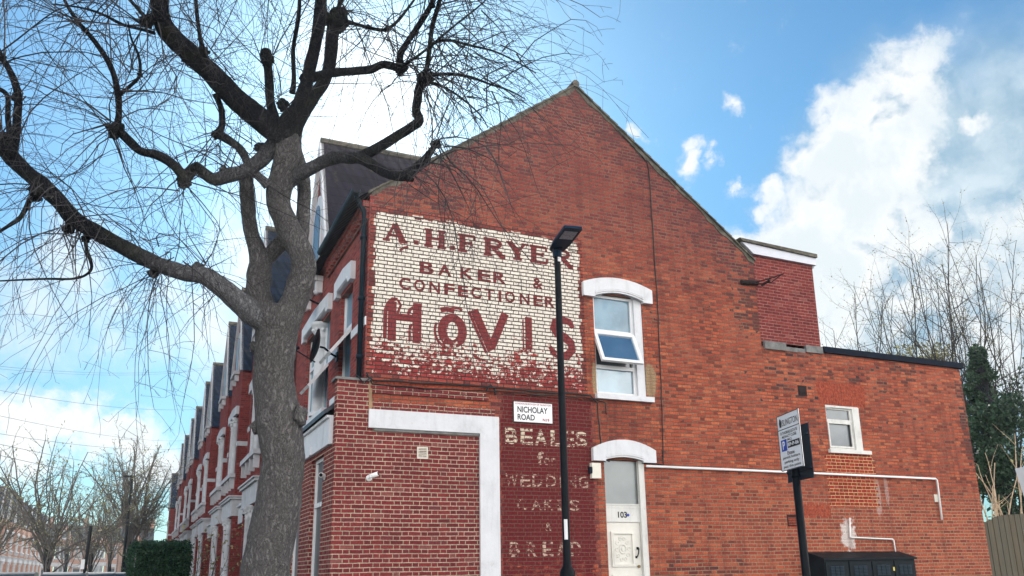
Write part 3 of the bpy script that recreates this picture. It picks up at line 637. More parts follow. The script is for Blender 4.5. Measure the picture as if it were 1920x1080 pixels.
for z0, z1 in ((1.60, 2.27), (.85, 1.45), (.2, .7)):
    frame_box(q, 8.46, 8.98, z0, z1, .045, .062, .09); frame_box(q, 8.495, 8.945, z0 + .035, z1 - .035, .012, .055, .09)
    cx, cz = 8.72, (z0 + z1) / 2
    rr = random.Random(int(z0 * 100))
    for k in range(10):   # carved scrolls
        a = 2 * pi * k / 10; x, z = cx + .14 * cos(a), cz + .20 * sin(a) * (z1 - z0) / .67
        pts = [(x + (.045 - .003 * i) * cos(i * .75 + a), .088, z + (.045 - .003 * i) * sin(i * .75 + a)) for i in range(11)]; q.tube(pts, .009, 5)
    q.tube([(cx + .075 * cos(i * .52), .086, cz + .085 * sin(i * .52)) for i in range(13)], .016, 6); q.ball((cx, .085, cz), .045, 8, 6, .2, (1, .4, 1))
q.build('carved_panel', M['door'], door)
q = MB(GAB); q.tube([(9.05, .09, 1.95), (9.06, .04, 1.94), (9.045, .035, 1.86), (9.02, .04, 1.79), (9.015, .09, 1.78)], .012, 6); q.box(9.035, 9.075, .07, .09, 1.92, 1.97); q.box(8.995, 9.035, .07, .09, 1.755, 1.80); q.build('door_handle', M['blackmetal'], door)
q = MB(GAB); q.tube([(9.06, .092, 1.60), (9.06, .05, 1.60)], .028, 10); q.build('lock', plain('old brass', (.16, .11, .05), .4, .2, 20., metal=.8), door)
q = MB(GAB); q.box(8.2, 9.4, -.16, .1, -.1, .05); q.build('doorstep', M['concrete'], H)
# small rear window
q = MB(GAB); frame_box(q, 14.30, 15.13, 4.12, 5.12, .06, .05, .11); q.box(14.30, 15.13, .045, .11, 4.76, 4.83); q.box(15.13, 15.34, .006, .12, 4.10, 5.10); frame_box(q, 14.35, 15.08, 4.17, 4.76, .035, .03, .05)
q.prism([(14.28, 5.08), (14.28, 5.16), (14.5, 5.215), (14.8, 5.23), (15.12, 5.21), (15.36, 5.13), (15.36, 5.04), (15.1, 5.10), (14.5, 5.10)], .003, .11)
w2 = q.build('window', M['dirtywhite'], H)
q = MB(GAB); q.poly([(14.35, .08, 4.17), (15.08, .08, 4.17), (15.08, .08, 4.78), (14.35, .08, 4.78)]); q.build('pane', M['glassdark'], w2)
q = MB(GAB); q.poly([(14.35, .08, 4.82), (15.08, .08, 4.82), (15.08, .08, 5.08), (14.35, .08, 5.08)]); q.build('pane', M['glassdark'], w2)
q = MB(GAB); q.box(14.24, 15.50, -.08, .1, 4.03, 4.115); q.build('window_sill', M['dirtywhite'], H)
q = MB(GAB)
for i in range(19):
    a = 14.13 + i * .076; sl = (i - 9) * .006
    q.prism([(a + .01, 5.165), (a + .07, 5.165), (a + .07 + sl, 5.70), (a + .01 + sl, 5.70)], -.004 - .001 * (i % 2), .002)
q.build('brick_arch', M['soldier'], H)
q = MB(GAB)
for i in range(10):
    a = 13.28 + i * .082; q.prism([(a, 2.60 + .02 * sin(i * .35)), (a + .07, 2.60 + .02 * sin(i * .35 + .3)), (a + .07 + (i - 4) * .008, 2.86), (a + (i - 4) * .008, 2.86)], -.004, .002)
q.build('brick_arch', M['soldier'], H)
rnd = random.Random(3); q = MB(GAB)
zz = [2.835 + .075 * i for i in range(16)]; left = []; right = []
for i, z in enumerate(zz):
    l = 14.10 + (.06 if i % 2 else 0); rr_ = 15.56 + (.0 if i % 2 else .07)
    left += [(l, z), (l, z + .075)]; right += [(rr_, z), (rr_, z + .075)]
q.prism(left + right[::-1], -.005, .002); q.build('brick_patch', M['infill'], H)
for (cx, cz, ww, hh) in ((13.0, 2.50, .27, .17), (13.66, 5.42, .2, .16)):
    q = MB(GAB); q.box(cx - ww / 2 - .03, cx + ww / 2 + .03, -.004, .0, cz - hh / 2 - .03, cz + hh / 2 + .05)
    ab = q.build('air_brick', M['rust'], H); q = MB(GAB)
    for k in range(5): q.box(cx - ww / 2, cx + ww / 2, -.012, -.004, cz - hh / 2 + k * hh / 5, cz - hh / 2 + k * hh / 5 + hh / 9)
    q.build('vent_bars', M['soldier'] if cz < 3 else M['rust'], ab)
q = MB(GAB); frame_box(q, 4.46, 4.66, 3.52, 3.73, .022, -.065, -.045); vt = q.build('wall_vent', M['creampl'], H); q = MB(GAB)
for k in range(6): q.box(4.48, 4.64, -.058, -.046, 3.548 + k * .028, 3.56 + k * .028)
q.build('vent_slat', M['creampl'], vt)

# street front of the corner house --------------------------------------------------
FT = facade(XF); ST = facade(XS)
q = MB(FT); holes = [(1.15, 2.25, 4.97, 7.12), (3.22, 5.95, 4.97, 7.12)]
holed(q, .3, 7.4, 4.0, 8.40, holes, 0, .22); holed(q, 0.0, .3, 4.0, 8.5, [], 0, .2)
q.poly([(3.65, 0, 8.4), (6.55, 0, 8.4), (6.55, 0, 9.2), (5.05, 0, 12.1), (3.86, 0, 9.2), (3.65, 0, 8.4)])
q.poly([(0, .0, 8.4), (0, 0, 8.45), (.3, 0, 8.45), (.3, 0, 8.4)])
q.build('front_wall', M['front'], H)
q = MB(GAB); q.poly([(3.48, -.001, 4.0), (3.562, -.001, 4.0), (3.562, -.001, 8.5), (3.48, -.001, 8.5)]); q.build('wall_corner', M['front'], H)
for (a, b, n) in ((.98, 2.5, 1), (3.08, 6.25, 2)):
    q = MB(FT); q.prism([(a, 7.13), (a, 7.50), ((a + b) / 2, 7.58), (b, 7.50), (b, 7.13), (b - .25, 7.13), (b - .3, 7.2), (a + .3, 7.2), (a + .25, 7.13)], -.10, .2); q.box(a + .3, b - .3, -.12, -.1, 7.22, 7.26); q.build('window_hood', M['white'], H)
    q = MB(FT); q.box(a + .1, b - .1, -.12, .2, 4.84, 4.965); q.build('window_sill', M['white'], H)
def front_window(u0, u1, z0, z1, T, d, parent, tr=.62, mats=('upvc', 'glass')):
    q = MB(T); frame_box(q, u0, u1, z0, z1, .06, d - .04, d + .04); zt = z0 + (z1 - z0) * tr; q.box(u0 + .06, u1 - .06, d - .045, d + .04, zt - .04, zt + .04)
    f = q.build('window', M[mats[0]], parent)
    for a, b in ((z0 + .06, zt - .04), (zt + .04, z1 - .06)):
        q = MB(T); q.poly([(u0 + .06, d, a), (u1 - .06, d, a), (u1 - .06, d, b), (u0 + .06, d, b)]); q.build('pane', M[mats[1]], f)
    return f
front_window(1.15, 2.25, 4.97, 7.2, FT, .13, H); front_window(3.22, 4.20, 4.97, 7.2, FT, .13, H); front_window(4.5, 5.95, 4.97, 7.2, FT, .13, H)
def column(mb, T, u, d, z0, z1, r):
    m2 = MB(T); s = 12
    def ring(z, rr): return [(u + rr * cos(2 * pi * i / s), d + rr * sin(2 * pi * i / s), z) for i in range(s)]
    prof = [(z0, r * 1.35), (z0 + .08, r * 1.35), (z0 + .1, r * 1.1), (z0 + .14, r), (z1 - .36, r * .92), (z1 - .34, r * 1.1), (z1 - .30, r * .95), (z1 - .18, r * 1.2), (z1 - .08, r * 1.6), (z1 - .07, r * 1.7), (z1, r * 1.7)]
    rings = [ring(z, rr) for z, rr in prof]
    i0 = len(mb.v); mb.v += [T(*p) for rg in rings for p in rg]
    for a in range(len(rings) - 1):
        for j in range(s): j2 = (j + 1) % s; mb.f.append([i0 + a * s + j, i0 + a * s + j2, i0 + (a + 1) * s + j2, i0 + (a + 1) * s + j])
    for j in range(8):   # leaves of the capital
        a = 2 * pi * j / 8; mb.ball(T(u + r * 1.25 * cos(a), d + r * 1.25 * sin(a), z1 - .17), r * .32, 6, 4)
q = MB(); column(q, FT, 4.33, .03, 4.97, 7.14, .15); q.build('column', M['white'], H, smooth=True)
for (u0, u1, zh, zl) in ((1.2, 2.2, 6.32, 5.5), (3.26, 4.18, 6.10, 5.25)):
    tt = radians(38); T2 = lambda u, dd, z: (XF + .12 + (z - zh) * sin(tt) + dd * cos(tt), u, zh + (z - zh) * cos(tt) - dd * sin(tt))
    q = MB(T2); frame_box(q, u0, u1, zl, zh, .07, -.03, .03); sh = q.build('open_sash', M['upvc'], H)
    q = MB(T2); q.poly([(u0 + .06, 0, zl + .06), (u1 - .06, 0, zl + .06), (u1 - .06, 0, zh - .06), (u0 + .06, 0, zh - .06)]); q.build('pane', M['glass'], sh)
for a, b in ((.0, 1.1), (2.3, 3.2)):
    q = MB(FT); q.box(a, b, -.025, .0, 5.92, 6.08); q.build('string_course', M['white'], H)
q = MB(FT)   # brick dentil cornice under the gutter
q.box(.05, 3.6, -.05, 0, 8.02, 8.07); q.box(.05, 3.6, -.12, 0, 8.26, 8.38)
for i in range(15): q.box(.08 + i * .235, .20 + i * .235, -.10, 0, 8.08, 8.255)
q.build('brick_cornice', M['front'], H)
def half_pipe(p0, p1, r):
    q = MB(); p0 = Vector(p0); p1 = Vector(p1); n = 8; vs = []
    for p in (p0, p1):
        for i in range(n + 1): a = pi + pi * i / n; vs.append(p + Vector((r * cos(a), 0, r * sin(a))))
        for i in range(n + 1): a = 2 * pi - pi * i / n; vs.append(p + Vector((r * .85 * cos(a), 0, r * .85 * sin(a))))
    k = 2 * n + 2; q.raw(vs, [[i, (i + 1) % k, k + (i + 1) % k, k + i] for i in range(k)] + [list(range(k)), list(range(2 * k - 1, k - 1, -1))]); return q
half_pipe((3.22, -.02, 8.56), (3.22, 3.3, 8.50), .09).build('gutter', M['blackpl'], H)
q = MB(); q.tube([(3.25, .12, 8.50), (3.27, .12, 8.40), (3.40, .10, 8.18), (3.405, .10, 8.05), (3.40, .10, 4.9)], .05, 10)
for z in (7.6, 6.4, 5.3): q.tube([(3.40, .10, z), (3.40, .10, z + .07)], .065, 10)
q.build('drainpipe', M['blackpl'], H, smooth=True)
# front gable roof and attic window
def gable_roof(y0, ym, y1, ze, zr, xf, xb, parent, mat, half=.04):
    q = MB()
    q.poly([(xf - .06, y0, ze), (xb, y0, ze), (xb, ym, zr), (xf - .06, ym, zr)]); q.poly([(xf - .06, y1, ze), (xf - .06, ym, zr), (xb, ym, zr), (xb, y1, ze)])
    g = q.build('gable_roof', mat, parent)
    q = MB(); q.tube([(xf - .08, ym, zr + .02), (xb, ym, zr + .02)], .085, 8); q.build('ridge_tile', M['verge'], g)
    q = MB()
    for s, (ya, yb) in enumerate(((y0, ym), (y1, ym))):
        sg = 1 if s == 0 else -1
        T = lambda u, d, z: (xf + d, u, z)
        m2 = MB(T); m2.prism([(ya, ze), (yb, zr), (yb, zr - .34), (ya + sg * .16, ze - .02)], -.11 - .004 * s, -.005); q.v_off = len(q.v); q.raw(m2.v, m2.f)
    q.build('bargeboard', M['white'], parent)
gable_roof(3.72, 5.05, 6.45, 9.0, 12.20, XF, 8.2, H, M['tile'])
q = MB(FT); q.prism(arc(5.05, 9.9, .55, .75, 180, 0, 12) + [(5.6, 8.75), (4.5, 8.75)], -.06, .0); q.build('attic_surround', M['white'], H)
q = MB(FT); q.prism(arc(5.05, 9.85, .38, .55, 180, 0, 12) + [(5.43, 8.9), (4.67, 8.9)], -.075, -.06); q.build('attic_pane', M['glassdark'], H)
q = MB(FT); q.box(4.25, 5.85, -.22, 0, 8.18, 8.30)
for u in (4.36, 5.74): q.prism([(u - .07, 8.18), (u + .07, 8.18), (u + .07, 7.9), (u - .07, 7.9)], -.16, 0); q.ball(FT(u, -.12, 7.92), .08, 8, 6)
q.build('attic_sill', M['white'], H)
# shop front
q = MB(ST); holes = [(.88, 1.98, .8, 3.66), (2.98, 4.06, .8, 3.66), (5.0, 6.1, .0, 3.66)]
holed(q, -.045, 7.4, -.1, 4.05, holes, 0, .17); q.poly([(-.045, 0, 4.05), (.14, 0, 4.05), (.14, 0, 4.86), (-.045, 0, 4.86)]); q.poly([(.14, 0, 4.05), (.14, .5, 4.05), (.14, .5, 4.86), (.14, 0, 4.86)])
q.build('shop_front_wall', M['shop'], H)
for a, b in ((.88, 1.98), (2.98, 4.06), (5.0, 6.1)): front_window(a, b, .8 if a < 5 else .0, 3.66, ST, .12, H, .70, ('upvc', 'glassdark'))
q = MB(ST); q.box(.15, 3.1, -.07, 0, 3.745, 4.205); q.box(3.1, 7.3, -.06, 0, 3.74, 4.2); q.box(1.72, 1.86, -.10, -.07, 3.745, 3.93); q.box(.15, 7.3, -.12, .0, 4.206, 4.25); q.build('shop_fascia', M['white'], H)
q = MB(); q.raw([(2.82, .15, 4.26), (2.82, 7.35, 4.26), (3.48, 7.35, 4.72), (3.48, .15, 4.72), (2.82, .15, 4.34), (2.82, 7.35, 4.34), (3.48, 7.35, 4.80), (3.48, .15, 4.80)], [(0, 1, 2, 3), (4, 7, 6, 5), (0, 4, 5, 1), (0, 3, 7, 4), (1, 5, 6, 2)]); q.build('shop_roof', M['lead'], H)
# the far side and back so that the house is closed
q = MB(); q.poly([(3.48, 7.4, -.1), (12.6, 7.4, -.1), (12.6, 7.4, 8.4), (APX, 7.4, APZ), (3.48, 7.4, 8.5)]); q.poly([(12.6, .5, -.1), (12.6, 7.4, -.1), (12.6, 7.4, 8.4), (12.6, .5, 8.4)]); q.build('back_wall', M['gable'], H)

# ================================================================== things fixed to the corner house
def wall_tube(name, pts, r, mat, label, cat, group=None, sides=6):
    q = MB(); q.tube(pts, r, sides); return tag(q.build(name, mat, None, True), label, cat, group)
rnd = random.Random(11); q = MB()
def wob(pts, n, amp, d=-.06):
    out = []
    for (x0, z0), (x1, z1) in zip(pts, pts[1:]):
        for i in range(n): t = i / n; out.append((x0 + (x1 - x0) * t, d + rnd.uniform(-.012, .012), z0 + (z1 - z0) * t + rnd.uniform(-amp, amp)))
    out.append((pts[-1][0], d, pts[-1][1])); return out
q.tube(wob([(3.5, 4.97), (3.62, 4.88), (5.86, 4.93), (6.8, 4.90), (8.05, 4.92), (8.2, 4.78), (8.24, 4.0), (8.28, 3.66), (8.42, 3.62)], 5, .010), .017, 6)
q.tube(wob([(3.5, 5.0), (3.6, 4.82), (4.6, 4.80), (5.9, 4.85), (7.2, 4.84), (8.1, 4.86), (8.38, 4.8), (8.40, 4.55)], 5, .012, -.065), .014, 6)
q.tube(wob([(5.84, 4.93), (5.80, 4.84), (5.88, 4.97), (5.97, 4.90), (5.99, 4.78)], 4, .01), .018, 5)
q.tube(wob([(3.3, 4.95), (3.46, 4.80), (3.55, 4.9)], 4, .02, -.1), .012, 5)
q.tube(wob([(8.23, 4.0), (8.2, 3.75), (8.27, 3.62), (8.33, 3.60)], 4, .012, -.07), .009, 5)
tag(q.build('cable_bundle', M['cable'], None, True), 'black cable bundle sagging along the wall under the painted bakery sign', 'cable')
wall_tube('vertical_cable', wob([(9.07, 11.05), (9.35, 10.82), (9.80, 10.42), (9.83, 10.2), (9.83, 7.0), (9.78, 5.0), (9.72, 3.6), (9.2, 3.62)], 8, .006, -.02), .011, M['cable'], 'thin black cable running straight down the gable right of the upper window', 'cable')
wall_tube('waste_pipe', [(9.28, -.06, 3.55), (13.0, -.06, 3.545), (17.5, -.06, 3.53), (17.545, -.06, 3.50), (17.52, -.06, 2.56)], .026, M['camwhite'], 'long white pipe running level across the rear brick wall with a drop at its end', 'pipe')
wall_tube('overflow_pipe', [(14.62, -.03, 2.58), (14.56, -.04, 2.16), (14.6, -.04, 2.15), (15.84, -.04, 2.11), (15.87, -.04, 2.09), (15.89, -.04, 1.75)], .017, M['camwhite'], 'thin white pipe bent above the charcoal bin store', 'pipe')
q = MB(GAB); q.box(17.43, 17.62, -.02, -.004, 2.98, 3.16); tag(q.build('wall_socket_cover', M['creampl']), 'small pale square cover beside the drop of the white wall pipe', 'vent cover')
t0 = thing('door_alarm_box', 'cream plastic box with a dark side panel on the wall left of the white door', 'alarm box', (8.1, -.05, 3.4))
q = MB(GAB); q.prism([(8.0, 3.27), (8.0, 3.36), (8.02, 3.38), (8.02, 3.48), (8.0, 3.5), (8.0, 3.57), (8.205, 3.57), (8.205, 3.27)], -.09, -.005); q.build('case', M['creampl'], t0)
q = MB(GAB); q.box(7.965, 8.018, -.075, -.005, 3.365, 3.495); q.build('side_panel', M['blackpl'], t0)
def security_camera(p, dr, label, mat='camwhite'):
    p = Vector(p); dr = Vector(dr).normalized(); c = thing('security_camera', label, 'camera', tuple(p), 'cameras and floodlights on the walls')
    q = MB(); w_ = Vector(dr); base = p
    q.tube([base - Vector((0, 0, 0)), base + dr * .02], .055, 10); q.tube([base, base + dr * .07, base + dr * .10 + Vector((0, 0, .02))], .018, 6); q.build('bracket', M[mat], c, True)
    a = p + dr * .06 + Vector((.02, 0, .03)); ax = (Vector((.75, 0, .25)) + dr * .5).normalized() if abs(dr.y) > .5 else (Vector((0, -.7, -.05)) + dr * .35).normalized()
    q = MB(); q.tube([a - ax * .03, a + ax * .02, a + ax * .13], [.036, .04, .042], 10); b = q.build('camera_body', M[mat], c, True)
    q = MB(); q.tube([a + ax * .131, a + ax * .136], .033, 10); q.build('lens', M['blackmetal'], c)
security_camera((3.60, -.05, 3.15), (0, -1, 0), 'small white security camera on the blocked shop window brickwork')
security_camera((2.98, .62, 3.22), (-1, 0, 0), 'small white security camera on the shop front beside the tall window')
def dish(c, R, aim, wall, label):
    c = Vector(c); aim = Vector(aim).normalized(); t = thing('satellite_dish', label, 'satellite dish', tuple(c), 'satellite dishes on the terrace')
    a = aim.orthogonal().normalized(); b = aim.cross(a); q = MB(); n = 20; vs = []; fs = []
    for k in range(5):
        rr = R * k / 4
        for j in range(n): an = 2 * pi * j / n; vs.append(c + (a * cos(an) + b * sin(an)) * rr + aim * (.22 * R * (k / 4) ** 2))
    m = len(vs)
    vs += [v - aim * .012 for v in vs]
    for o, fl in ((0, 0), (m, 1)):
        for k in range(4):
            for j in range(n): j2 = (j + 1) % n; f = [o + k * n + j, o + k * n + j2, o + (k + 1) * n + j2, o + (k + 1) * n + j]; fs.append(f[::-1] if fl else f)
    for j in range(n): j2 = (j + 1) % n; fs.append([4 * n + j, m + 4 * n + j, m + 4 * n + j2, 4 * n + j2])
    q.raw(vs, fs); q.build('reflector', M['blackpl'], t, True)
    lo = c - Vector((0, 0, R * .95)) + aim * .05; tip = c + aim * (R * 1.35) - Vector((0, 0, R * .5))
    q = MB(); q.tube([lo, tip], .014, 6); q.build('feed_arm', M['blackpl'], t)
    q = MB(); q.tube([tip, tip - (tip - c).normalized() * .10 + Vector((0, 0, .03))], [.04, .03], 8); q.tube([tip - Vector((0, 0, .10)), tip], .035, 8); q.build('receiver', M['blackpl'], t)
    q = MB(); wl = Vector(wall); q.tube([c - aim * .03, c - aim * .12, wl + (c - wl) * .3, wl], .022, 6); q.box(wl.x - .02, wl.x, wl.y - .07, wl.y + .07, wl.z - .1, wl.z + .1); q.build('wall_bracket', M['blackpl'], t)
dish((3.05, 2.18, 6.02), .36, (-.95, .26, .22), (3.46, 2.30, 5.86), 'dark satellite dish seen edge on beside the open front windows')
dish((3.05, 4.25, 7.70), .34, (-.95, .26, .22), (3.46, 4.3, 7.6), 'dark satellite dish half hidden by the big tree above the front windows')
# cable bracket at the rear corner
q = MB(); q.tube([(12.15, -.04, 7.86), (12.62, -.05, 7.89)], .055, 6, True, .3, 9.); q.tube([(12.5, -.06, 7.88), (12.75, -.35, 7.93), (13.0, -.5, 8.02)], .016, 5); q.tube([(12.6, -.06, 7.86), (12.8, -.3, 7.85), (12.95, -.45, 7.99)], .013, 5); q.tube([(12.68, -.1, 7.82), (12.76, -.3, 7.9)], .03, 6)
tag(q.build('cable_bracket', M['rust']), 'dark rusty iron bracket jutting from the rear corner of the gable', 'bracket')
# street name plate
t0 = thing('street_name_sign', 'white street name plate reading Nicholay Road on the oxblood painted bricks', 'sign', (6.79, -.02, 4.5))
q = MB(GAB); q.box(6.38, 7.20, -.03, -.012, 4.305, 4.69); pl = q.build('plate', M['signwhite'], t0)
q = MB(GAB); frame_box(q, 6.372, 7.208, 4.297, 4.698, .009, -.032, -.008); q.build('plate_edge', M['ink'], t0)
q = MB(GAB); add_text(q, 'NICHOLAY', 6.455, 7.10, 4.485, 4.605, -.032, .022); add_text(q, 'ROAD', 6.455, 6.82, 4.34, 4.455, -.032, .022); q.build('street_name', M['ink'], pl)
q = MB(GAB); add_text(q, 'LONDON BOROUGH OF ISLINGTON', 6.41, 7.17, 4.638, 4.672, -.032, .015); add_text(q, 'N19', 6.99, 7.13, 4.335, 4.395, -.032, .025); q.build('borough_name', M['redink'], pl)

# ================================================================== lamp post
LX, LY = 4.80, -5.0
t0 = thing('lamp_post', 'tall slim black lamp post with flat head in front of the painted bakery sign', 'street lamp', (LX, LY, 0))
q = MB(); P_ = [(0, .09), (.05, .09), (1.42, .088), (1.50, .098), (1.56, .09), (1.62, .056), (1.70, .048), (5.62, .042), (5.70, .046)]
q.tube([(LX, LY, z) for z, r_ in P_], [r_ for z, r_ in P_], 16); post = q.build('pole', M['blackmetal'], t0, True)
q = MB(); q.box(LX - .035, LX + .035, LY - .106, LY - .099, .5, 1.1); q.build('access_door', M['blackmetal'], post)
q = MB(); [q.poly([(LX + .0495 * cos(a), LY + .0495 * sin(a), 1.93), (LX + .0495 * cos(a + .22), LY + .0495 * sin(a + .22), 1.93), (LX + .0495 * cos(a + .22), LY + .0495 * sin(a + .22), 2.17), (LX + .0495 * cos(a), LY + .0495 * sin(a), 2.17)]) for a in (3.75, 3.97, 4.19, 4.41)]; q.build('white_label', M['signwhite'], post)
q = MB(); q.box(LX - .022, LX + .022, LY - .062, LY - .052, 5.52, 5.58); q.build('white_tag', M['signwhite'], post)
hd = Vector((-.19, -.98, 0)).normalized(); sd_ = Vector((hd.y, -hd.x, 0)); TH = lambda u, d, z: tuple(Vector((LX, LY, 5.70)) + sd_ * u + hd * d + Vector((0, 0, z)))
q = MB(TH)
out = [(-.122, .18), (-.122, .72), (-.11, .745), (.11, .745), (.122, .72), (.122, .18), (.10, -.02), (.05, -.08), (-.05, -.08), (-.10, -.02)]
n = len(out); i0 = len(q.v)
for z, s in ((0, 1), (.03, 1.0), (.055, .9)): q.v += [TH(u * s, .35 + (d_ - .35) * s, z) for u, d_ in out]
for a in (0, 1):
    for j in range(n): j2 = (j + 1) % n; q.f.append([i0 + a * n + j, i0 + a * n + j2, i0 + (a + 1) * n + j2, i0 + (a + 1) * n + j])
q.f.append([i0 + j for j in reversed(range(n))]); q.f.append([i0 + 2 * n + j for j in range(n)])
for k in range(6): q.box(-.09 + k * .034, -.08 + k * .034, .2, .6, .055, .07)
hdob = q.build('lamp_head', M['lampmetal'], t0)
q = MB(TH); q.box(-.085, .085, .40, .64, -.008, -.001); q.build('led_panel', M['led'], t0)
q = MB(TH); q.tube([TH(0, 0, -.10), TH(0, 0, .0)], .062, 12); q.box(-.04, .04, .05, .11, -.012, -.001); q.build('head_clamp', M['lampmetal'], t0)

# ================================================================== parking sign
pp = at(1492, 890, 7.9); t0 = thing('parking_sign', 'white estate parking sign on a black post with a grey sign back behind it', 'sign', (pp.x, pp.y, 0))
q = MB(); q.tube([(pp.x, pp.y, -.05), (pp.x, pp.y, 2.95)], .038, 14); q.tube([(pp.x, pp.y, 2.40), (pp.x, pp.y, 2.43)], .044, 14); q.build('post', M['blackmetal'], t0, True)
sa = Vector((5.560, -8.280, 0)); sb = Vector((5.700, -7.833, 0))      # near and far vertical edges of the plate
c0, c1 = at(1456, 782, 8.15), at(1496, 766, 7.70)
c0.z = c1.z = 0; dr = (c1 - c0).normalized(); nrm = Vector((dr.y, -dr.x, 0));
if nrm.dot(CAM - c0) < 0: nrm = -nrm
WS = (c1 - c0).length
TP = lambda u, d, z: (c0.x + dr.x * u - nrm.x * d, c0.y + dr.y * u - nrm.y * d, z)
q = MB(TP); q.box(0, WS, 0, .006, 2.47, 3.008); pl = q.build('sign_plate', M['signwhite'], t0)
q = MB(TP); frame_box(q, .0, WS, 2.47, 3.008, .006, -.0025, -.0005); q.box(.006, WS - .006, -.0025, -.0005, 2.862, 2.869); q.build('plate_edge', M['ink'], pl)
q = MB(TP); D = -.003
add_text(q, 'ISLINGTON', .105, .44, 2.895, 2.955, D, .0)
for i, s_ in enumerate(('ELTHORNE ESTATE', 'MOWATT CLOSE', '(MC)')):
    w_ = (.36, .30, .10)[i]; add_text(q, s_, .234 - w_ / 2, .234 + w_ / 2, 2.815 - i * .038, 2.842 - i * .038, D, .01)
for i, s_ in enumerate(('Estate', 'permit holders', 'parking only', 'past this point')):
    w_ = (.15, .36, .31, .36)[i]; add_text(q, s_, .24 - w_ / 2, .24 + w_ / 2, 2.612 - i * .042, 2.645 - i * .042, D, .012)
q.prism([(.05, 2.89), (.09, 2.89), (.095, 2.93), (.085, 2.965), (.07, 2.975), (.055, 2.965), (.045, 2.93)], D, D + .001); q.build('sign_text', M['ink'], pl)
q = MB(TP); q.box(.185, .44, D, D + .002, 2.675, 2.735); q.build('code_box', M['ink'], pl)
q = MB(TP); q.box(.05, .165, D, D + .002, 2.655, 2.765); q.build('parking_symbol', M['blueink'], pl)
q = MB(TP); add_text(q, 'P', .082, .135, 2.67, 2.75, D - .002, .03); add_text(q, 'EP-P-06', .20, .425, 2.688, 2.722, D - .002, .03); q.build('white_text', M['signwhite'], pl)
b0, b1, b2 = at(1478, 905, 8.25), at(1526, 895, 7.74), at(1512, 787, 7.74)
zb, zt = b1.z, b2.z; b0.z = b1.z = 0; dr2 = (b1 - b0).normalized(); n2 = Vector((dr2.y, -dr2.x, 0)); n2 = n2 if n2.dot(CAM - b0) > 0 else -n2
W2 = (b1 - b0).length; off = .09
TB = lambda u, d, z: (b0.x + dr2.x * u - n2.x * d, b0.y + dr2.y * u - n2.y * d, z)
q = MB(TB); q.box(0, W2, .0, .006, zb, zt); bk_ = q.build('back_plate', M['signback'], t0)
q = MB(TB)
for z in (zb + .09, zt - .11): q.box(.01, W2 - .01, -.014, -.001, z, z + .022)
q.build('mounting_rail', M['signback'], bk_)

# white board entering on the right edge
t0 = thing('white_board', 'corner of a tilted white board on a post at the right edge above the fence', 'board', (7.3, -9.6, 0))
a = at(1903, 879, 7.0); bb = at(1921, 935, 7.0); ex = (at(2010, 862, 6.6) - a); ez = (bb - a)
nn_ = ex.cross(ez).normalized() * .012
q = MB(); p4 = [a, a + ex, a + ex + ez * 3.2, a + ez * 3.2]; q.raw([*p4, *[p + nn_ for p in p4]], [(0, 1, 2, 3), (7, 6, 5, 4), (0, 4, 5, 1), (1, 5, 6, 2), (2, 6, 7, 3), (3, 7, 4, 0)]); q.build('board', M['signwhite'], t0)
pc = a + ex * .5; q = MB(); q.tube([(pc.x, pc.y, -.05), (pc.x, pc.y, a.z)], .03, 8); q.build('post', M['blackmetal'], t0)

# ================================================================== bin store (charcoal louvred cabinet)
t0 = thing('bin_store', 'charcoal metal cabinet with louvred doors against the rear brick wall', 'cabinet', (14.6, -.3, 0))
cx0, cx1 = 13.3, 15.95; zc = 1.66; yf, yb = -.46, -.03
q = MB(); q.raw([(cx0, yf, 0), (cx1, yf, 0), (cx1, yf, zc), (cx0, yf, zc), (cx0, yb, 0), (cx1, yb, 0), (cx1, yb, zc + .13), (cx0, yb, zc + .13)], [(0, 1, 2, 3), (5, 4, 7, 6), (0, 3, 7, 4), (1, 5, 6, 2)]); q.build('body', M['cabinet'], t0)
q = MB(); q.raw([(cx0 - .04, yf - .05, zc), (cx1 + .04, yf - .05, zc), (cx1 + .04, yb, zc + .14), (cx0 - .04, yb, zc + .14), (cx0 - .04, yf - .05, zc + .04), (cx1 + .04, yf - .05, zc + .04), (cx1 + .04, yb, zc + .18), (cx0 - .04, yb, zc + .18)], [(0, 3, 2, 1), (4, 5, 6, 7), (0, 1, 5, 4), (1, 2, 6, 5), (2, 3, 7, 6), (3, 0, 4, 7)]); q.build('sloped_lid', M['cabinet'], t0)
for k in range(4):
    wd = (cx1 - cx0) / 4; a = cx0 + k * wd + .02; b = cx0 + (k + 1) * wd - .02
    q = MB(); q.box(a, b, yf - .022, yf - .001, .08, zc - .03); dd = q.build('door', M['cabinet'], t0)
    q = MB()
    for i in range(7):
        for j in range(3): q.raw([(a + .12 + j * .13, yf - .024, zc - .12 - i * .03), (a + .235 + j * .13, yf - .024, zc - .12 - i * .03), (a + .235 + j * .13, yf - .04, zc - .14 - i * .03), (a + .12 + j * .13, yf - .04, zc - .14 - i * .03)], [(0, 1, 2, 3)])
    q.build('louvre', M['signback'], dd)
q = MB(); q.box(15.24, 15.28, yf - .035, yf - .022, 1.42, 1.50); q.build('yellow_latch', plain('yellow tag', (.55, .45, .12), .5, .1, 9.), t0)

